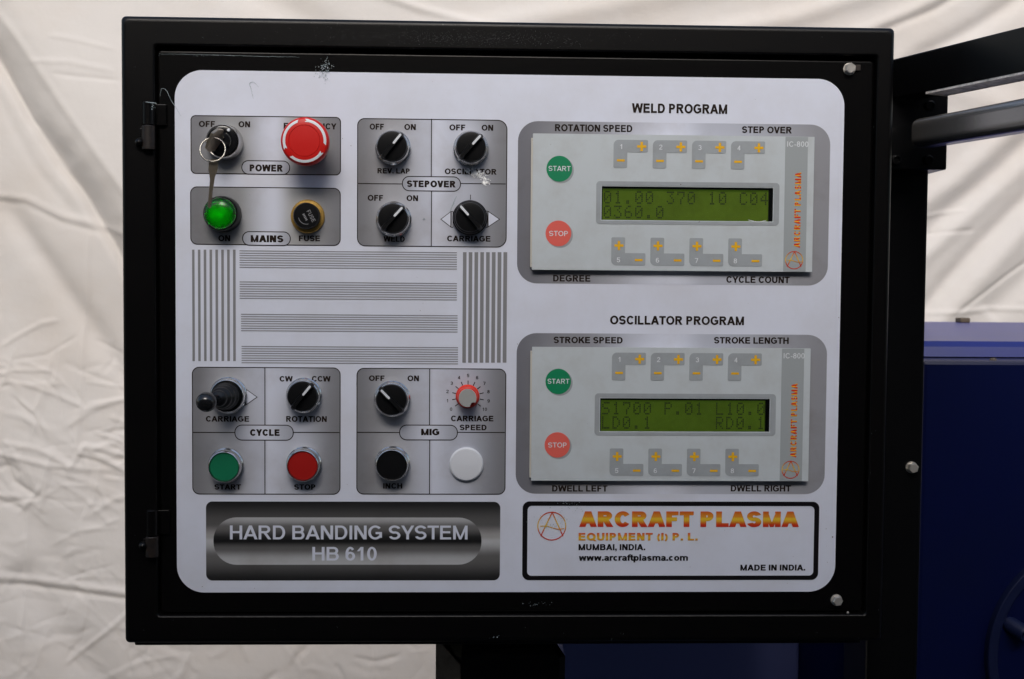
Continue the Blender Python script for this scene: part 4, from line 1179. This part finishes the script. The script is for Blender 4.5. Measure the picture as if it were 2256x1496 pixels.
def flakes(cx, cy, sx, sy, n, smin, smax, h, ang=0, shape=None):
    mb = MB()
    for k in range(n):
        u, v = random.gauss(0, 1), random.gauss(0, 1)
        x = cx + sx * u * math.cos(ang) - sy * v * math.sin(ang); y = cy + sx * u * math.sin(ang) + sy * v * math.cos(ang)
        c_ = at(x, y, -h); s = random.uniform(smin, smax) * S0
        m_ = random.randint(4, 6); a0 = random.uniform(0, 6.28)
        el = random.uniform(.25, 1)
        ro = random.uniform(0, 3.14)
        pts = []
        for j in range(m_):
            t = a0 + 2 * PI * j / m_; r = s * random.uniform(.45, 1)
            px_, pz_ = r * math.cos(t), r * math.sin(t) * el
            pts.append((c_.x + px_ * math.cos(ro) - pz_ * math.sin(ro), c_.z + px_ * math.sin(ro) + pz_ * math.cos(ro)))
        mb.add([(p_[0], -h - random.uniform(0, .0004) - k * 1e-6, p_[1]) for p_ in pts], [tuple(range(m_))])
    return mb
fl = flakes(716, 152, 7, 12, 150, .4, 2.1, HS + .0005, .2)
fo = flakes(1050, 382, 14, 5, 170, .9, 3.8, HS + .0005, .45)  # white flakes painted as glints off wrinkled film
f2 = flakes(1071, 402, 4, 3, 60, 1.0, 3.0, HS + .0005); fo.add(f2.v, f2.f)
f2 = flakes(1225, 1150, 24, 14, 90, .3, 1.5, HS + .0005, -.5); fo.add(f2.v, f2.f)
fo.build('film_glint_flakes', 'glint_white', cab)['kind'] = 'stuff'
f2 = flakes(935, 482, 2.5, 1.5, 5, .8, 2, HS + .0005); fl.add(f2.v, f2.f)
f2 = flakes(707, 262, 4, 1.5, 8, .5, 1.4, HS + .0005); fl.add(f2.v, f2.f)
f2 = flakes(338, 236, 3, 4, 14, .6, 2, .0137); fl.add(f2.v, f2.f)
f2 = flakes(1186, 1331, 16, 2.5, 26, .4, 1.4, .0006, -.06); fl.add(f2.v, f2.f)
f2 = flakes(510, 124, 90, 1.2, 26, .4, 1.3, .0005, .02); fl.add(f2.v, f2.f)
f2 = flakes(1225, 1150, 26, 16, 130, .3, 1.6, HS + .0005, -.5); fl.add(f2.v, f2.f)  # pale flakes standing for glints over the logo
f2 = flakes(1256, 1112, 14, 5, 40, .4, 1.5, HS + .0005, .3); fl.add(f2.v, f2.f)
f2 = flakes(1095, 1402, 9, 1.2, 6, .8, 2.2, FRONT + .0003, -.2); fl.add(f2.v, f2.f)
f2 = flakes(1371, 1396, 3, .8, 3, .6, 1.6, FRONT + .0003); fl.add(f2.v, f2.f)
fl.build('film_flakes_glints', 'film', cab)['kind'] = 'stuff'
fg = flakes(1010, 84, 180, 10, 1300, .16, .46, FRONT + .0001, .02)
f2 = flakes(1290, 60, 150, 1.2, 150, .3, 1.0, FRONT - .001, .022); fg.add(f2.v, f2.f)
fg.build('sparkle_flakes', 'glint_white', cab)['kind'] = 'stuff'  # near-white flakes painted as the powder coat's sparkle
ch_ = flakes(0, 0, 0, 0, 0, 1, 1, .001)
for _ in range(26):
    side = random.choice('tblr')
    x, y = {'t': (random.uniform(280, 1950), random.uniform(45, 95)), 'b': (random.uniform(290, 1900), random.uniform(1358, 1410)), 'l': (random.uniform(278, 335), random.uniform(60, 1400)), 'r': (random.uniform(1912, 1935), random.uniform(80, 1390))}[side]
    f2 = flakes(x, y, 1.5, 1, 3, .25, .8, FRONT + .0002); ch_.add(f2.v, f2.f)
ch_.build('dust_specks', 'film', cab)['kind'] = 'stuff'
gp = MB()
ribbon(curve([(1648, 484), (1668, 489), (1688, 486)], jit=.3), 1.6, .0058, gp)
gp.build('window_glint_stroke', 'glint_white', cab)['kind'] = 'stuff'  # glint on the upper display window, painted as a white stroke
sp_ = flakes(0, 0, 0, 0, 0, 1, 1, .001)
for x, y, s in ((773, 321, 1.6), (755, 305, 1.3), (1834, 1183, 2.6), (1820, 1165, 1.1), (1765, 585, 1), (1597, 1168, 1.2), (932, 668, 1), (926, 684, 1), (1734, 1285, 1), (1140, 758, 1.4), (1848, 700, 1.2), (1213, 318, .9), (1500, 407, 1.6), (1540, 489, 2.0), (446, 1292, 1.2)) + tuple((random.uniform(395, 1830), random.uniform(165, 1298), random.uniform(.35, .8)) for _ in range(90)):
    f2 = flakes(x, y, .3, .3, 3, s * .5, s, .0082 if 1175 < x < 1780 and (300 < y < 590 or 770 < y < 1050) else HS + .0006); sp_.add(f2.v, f2.f)
sp_.build('brown_spatter', 'rust_spot', cab)['kind'] = 'stuff'

# ------------------------------------------------------------------ keys
def key_outline(bow_w, bow_h, blade_w, blade_l, teeth=True):
    """bow at the top, blade hanging down from z=0"""
    p = [(-bow_w * .30, 0), (bow_w * .30, 0), (bow_w * .5, -bow_h * .18), (bow_w * .48, -bow_h * .55), (bow_w * .28, -bow_h * .85), (blade_w * .62, -bow_h)]
    z = -bow_h
    L = blade_l
    k = 7
    for i in range(k):
        z0 = z - L * (.30 + .62 * i / k); z1 = z - L * (.30 + .62 * (i + .5) / k)
        cut = blade_w * random.choice([.2, .5, .35])
        p += [(blade_w * .5, z0), (blade_w * .5 - cut, (z0 + z1) / 2), (blade_w * .5 - cut * .4, z1)]
    p += [(blade_w * .30, z - L * .97), (0, z - L), (-blade_w * .5, z - L * .95), (-blade_w * .5, -bow_h), (-bow_w * .28, -bow_h * .85), (-bow_w * .48, -bow_h * .55), (-bow_w * .5, -bow_h * .18)]
    return p
def extrude_outline(pts, t):
    n = len(pts)
    # (x, z) clockwise -> prism around y=0
    vs = [(x, -t / 2, z) for x, z in pts] + [(x, t / 2, z) for x, z in pts]
    bm = bmesh.new()
    bv = [bm.verts.new(v) for v in vs]
    bm.faces.new(list(reversed(bv[:n]))); bm.faces.new(bv[n:])
    for k in range(n): bm.faces.new((bv[k], bv[(k + 1) % n], bv[n + (k + 1) % n], bv[n + k]))
    bmesh.ops.recalc_face_normals(bm, faces=bm.faces)
    bmesh.ops.triangulate(bm, faces=[f for f in bm.faces if len(f.verts) > 4])
    bm.verts.index_update()
    r = [v.co.copy() for v in bm.verts], [tuple(v.index for v in f.verts) for f in bm.faces]
    bm.free(); return r
YK = -.034
# key in the lock: blade goes into the core along y, bow stands out, turned about 35 degrees
vs, fs = extrude_outline([(-.0028, 0), (-.0098, .0035), (-.0105, .0115), (-.007, .0175), (.007, .0175), (.0105, .0115), (.0098, .0035), (.0028, 0), (.0028, -.008), (-.0028, -.008)], .0022)
kb = MB().add(vs, fs)
kc3 = Vector((kc[0] - .0006, -.0172, kc[1] + .0006))
# local z -> towards viewer (-y); local x -> direction of the slot in the door plane; lean left and down a little
sa = math.radians(58)
ux = Vector((math.cos(sa), 0, math.sin(sa))); uz = Vector((-.34, -.92, -.16)).normalized()
ux = (ux - uz * ux.dot(uz)).normalized(); uy = uz.cross(ux)
kb.xform(Matrix.Translation(kc3) @ Matrix((ux, uy, uz)).transposed().to_4x4())
tag(kb.build('key', 'nickel', None, kc3), 'dark metal key standing in the black power key lock', 'key', 'keys on the ring')
rc = at(468.6, 329.5, YK); rr_ = 26 * S0 * (1.012 + YK) / 1.012
kr = MB()
for tw in range(1):
    kr.tube([(rc.x + rr_ * math.cos(2 * PI * k / 64), YK + .0035 * math.sin(2 * PI * k / 64 + .6), rc.z + rr_ * 1.02 * math.sin(2 * PI * k / 64)) for k in range(64)], .0006, 10, closed=True)
tag(kr.build('key_ring', 'ring_steel', None, smooth=True), 'thin steel split ring linking the two keys in front of the lock', 'key ring')
kt = at(471, 351, YK); ke = at(461.5, 459, YK + .004)
Lk = (kt - ke).length
vs, fs = extrude_outline(key_outline(.0074, Lk * .42, .0032, Lk * .58), .0022)
zz = (kt - ke).normalized(); xx = Vector((1, 0.25, 0)); xx = (xx - zz * xx.dot(zz)).normalized(); yy = zz.cross(xx)
kd = MB().add(vs, fs).xform(Matrix.Translation(kt) @ Matrix((xx, yy, zz)).transposed().to_4x4())
tag(kd.build('key', 'nickel', None, kt), 'worn metal key hanging down from the split ring over the green lamp', 'key', 'keys on the ring')

# ==================================================================== STEELWORK round the cabinet
def obox(P0, d, side, up, L, W_, H_, bev=.0015, seg=2):
    """box from P0 along d (length L), side (width W_), up (height H_)"""
    mb = MB().box((0, 0, 0), (L, W_, H_), bev, seg)
    return mb.xform(Matrix.Translation(P0) @ Matrix((d, side, up)).transposed().to_4x4())
# column
cL, cR = at(1925, 700, .085), at(2040, 700, .085)
col = thing('steel_column', ((cL.x + cR.x) / 2, .12, 0), 'black square steel column standing to the right of the cabinet', 'column')
MB().box((cL.x, .085, 0), (cR.x, .155, at(1985, 134, .085).z), .003).build('tube', 'steel_black', col)
bl0, bl1 = at(1955, 205, .055), at(2086, 374, .055)
blk = MB().box((bl0.x, .055, bl1.z), (bl1.x, .12, bl0.z), .0015).build('bearing_block', 'steel_black', col)
for bx, by in ((2050, 232), (2047, 352), (1975, 352)):
    q = at(bx, by, .053)
    MB().lathe((q.x, .0552, q.z), [(.0048, 0), (.0044, .0035), (.0030, .0038), (.0028, .0018), (0, .0018)], 20).build('cap_screw', 'steel_black', col, smooth='auto')
hexbolt(2014, 1032, .0050, .085, col, .007, 'column_bolt', rot=.3)
# beam and guide rail, both running from the column towards the right foreground
P0 = at(1965, 131, .056)
d_ = None
zt = P0.z
A = at_z(2256, 58, zt)
d_ = Vector((A.x - P0.x, A.y - P0.y, 0)).normalized()
nrm = Vector((-d_.y, d_.x, 0)); nrm = nrm if nrm.x > 0 else -nrm      # pointing away to the right
Bq = at_plane(2090, 195, P0, nrm)
zb = Bq.z
C2 = at_z(2090, 210, zb); C1 = at_z(2090, 195, zb)
wbeam = abs((C2 - P0).dot(nrm))
wbeam = max(wbeam, .012)
bm0 = P0 - d_ * .02
beam = thing('steel_beam', (P0.x, P0.y, zb), 'black flat steel beam with a bare pale underside, running out over the right foreground', 'beam')
obox(Vector((bm0.x, bm0.y, zb + .0012)), d_, nrm, Vector((0, 0, 1)), 1.3, wbeam, zt - zb - .0012, .0012).build('web', 'steel_black', beam)
cs = Vector((C2.x, C2.y, zb)) ; t0 = (cs - P0).dot(d_)
st0 = P0 + d_ * (t0 - .002)
obox(Vector((st0.x, st0.y, zb)) + nrm * .0006, d_, nrm, Vector((0, 0, 1)), 1.15, wbeam - .0012, .0010).build('bare_underside', 'bare', beam)
R0 = at(2000, 263, .03)
RT = at_z(2256, 212, R0.z)
dr = Vector((RT.x - R0.x, RT.y - R0.y, 0)).normalized()
nr = Vector((-dr.y, dr.x, 0)); nr = nr if nr.x > 0 else -nr
RBm = at_plane(2140, 303, R0, nr)
hr = R0.z - RBm.z
rail_ = obox(Vector((R0.x, R0.y, RBm.z)), dr, nr, Vector((0, 0, 1)), 1.1, .026, hr, hr * .30, 8)
rail = rail_.build('guide_rail', 'steel_rod', None, smooth=True)
rail.data.polygons.foreach_set('use_smooth', [p.area < 1.0e-3 for p in rail.data.polygons])
tag(rail, 'round-edged grey steel guide rail below the black beam', 'rail')
# pedestal
pz = fz0 - .0045
pL, pR = at(963, 1460, .045), at(1246, 1460, .045)
px0, px1 = pL.x, pR.x
ped = thing('pedestal', ((px0 + px1) / 2, .1, 0), 'black square pedestal post under the middle of the cabinet', 'post')
def ped_loop(x0, x1, y0, y1, z, ch):
    return [(x0 + ch, y0, z), (x1 - ch * .25, y0, z), (x1, y0 + ch * .25, z), (x1, y1 - ch, z), (x1 - ch, y1, z), (x0 + ch, y1, z), (x0, y1 - ch, z), (x0, y0 + ch, z)]
l0 = ped_loop(px0, px1, .045, .17, 0.004, .022); l1 = ped_loop(px0, px1, .045, .17, at(1246, 1449, .045).z, .022)
l2 = ped_loop(px0 + .004, px1 - .018, .055, .16, pz - .0005, .020)
N = 8
vs = l0 + l1 + l2
fs = [(i * N + k, i * N + (k + 1) % N, (i + 1) * N + (k + 1) % N, (i + 1) * N + k) for i in range(2) for k in range(N)] + [tuple(reversed(range(N))), tuple(range(2 * N, 3 * N))]
MB().add(vs, fs).build('post', 'steel_black', ped)
fl0 = [Vector((px0 - .0008, .0665, pz - .012)), Vector((px0 + .0215, .0440, pz - .030)), Vector((px0 + .0215, .0440, .004)), Vector((px0 - .0008, .0665, .004))]
off = Vector((-.0010, -.0010, 0))
MB().add(fl0 + [v + off for v in fl0], [(0, 1, 2, 3), (7, 6, 5, 4), (0, 4, 5, 1), (1, 5, 6, 2), (2, 6, 7, 3), (3, 7, 4, 0)]).build('lit_chamfer_panel', 'lit_tan', ped)  # added panel; tan colour stands for light on the post's left chamfer
MB().box((px0 - .06, -.03, 0), (px1 + .06, .23, .0038)).build('foot_plate', 'steel_black', ped)

# ==================================================================== BLUE MACHINES
zl = 1.2848
m1 = thing('blue_machine', (.95, .65, 0), 'blue enamelled machine housing with flat lid behind the column on the right', 'machine')
lx0, lx1 = .44, 1.75
# lid: chamfered front edge
yb, yf, tl = 1.12, .300, .0170
prof = [(yb, zl), (yf + .0015, zl), (yf - .0045, zl - .006), (yf - .009, zl - tl), (yf + .02, zl - tl), (yb, zl - tl)]
vs = [(lx0, y, z) for y, z in prof] + [(lx1, y, z) for y, z in prof]
n = len(prof)
MB().add(vs, [tuple(range(n)), tuple(reversed(range(n, 2 * n)))] + [(k, n + k, n + (k + 1) % n, (k + 1) % n) for k in range(n)]).build('lid', 'blue', m1)
MB().box((lx0 + .01, .232, 0), (lx1, 1.10, zl - tl - .0012), .004).build('housing', 'blue_shaded', m1)
q = at(2117, 712, 1.08)
MB().box((q.x - .009, 1.06, zl), (q.x + .009, 1.085, zl + .009), .002).build('rubber_plug', 'brown_nub', m1)
q = at(2204, 799, .232)
MB().lathe((q.x, .25, zl - tl - .0012), [(.004, 0), (.003, .002), (0, .0025)], 12, axis=(0, 0, 1)).build('rivet_head', 'brown_nub', m1)
fc = at(2422, 1440, .232)
rf = 266 / F * 1.244
MB().lathe((fc.x, .2322, fc.z), [(rf, 0), (rf, .0100), (rf - .0010, .0110), (rf - .0095, .0110), (rf - .0105, .0100), (rf - .0105, 0)], 128).build('flange_ring', 'machine_ring', m1, smooth='auto')
MB().lathe((fc.x, .2322, fc.z), [(rf - .0104, .0002), (rf - .0104, .0070), (rf * .35, .0090), (0, .0090)], 96).build('round_cover', 'blue_shaded', m1, smooth='auto')
q = at(2256, 1400, .2)
ax_ = Vector((.45, -.85, -.28)).normalized()
MB().lathe((q.x - .006, .2325, q.z + .006), [(.0088, -.004), (.0088, .026), (.0078, .028), (.0058, .028), (.0055, .006)], 28, axis=ax_).build('pipe_stub', 'machine_ring', m1, smooth='auto')
# lower housing seen under the cabinet
bq0, bq1 = at(1180, 1500, .38), at(1760, 1500, .38)
m2 = thing('blue_machine', ((bq0.x + bq1.x) / 2, .6, 0), 'low blue housing showing under the cabinet, right of the pedestal', 'machine')
zc = at(1500, 1350, .38).z
MB().box((bq0.x, .38, 0), (bq1.x, .95, zc), .004).build('housing', 'slate_blue', m2)
b2 = at(1764, 1500, .40), at(1930, 1500, .40)
MB().box((b2[0].x, .41, 0), (b2[1].x, .90, zc - .01), .003).build('side_housing', 'blue_shaded', m2)
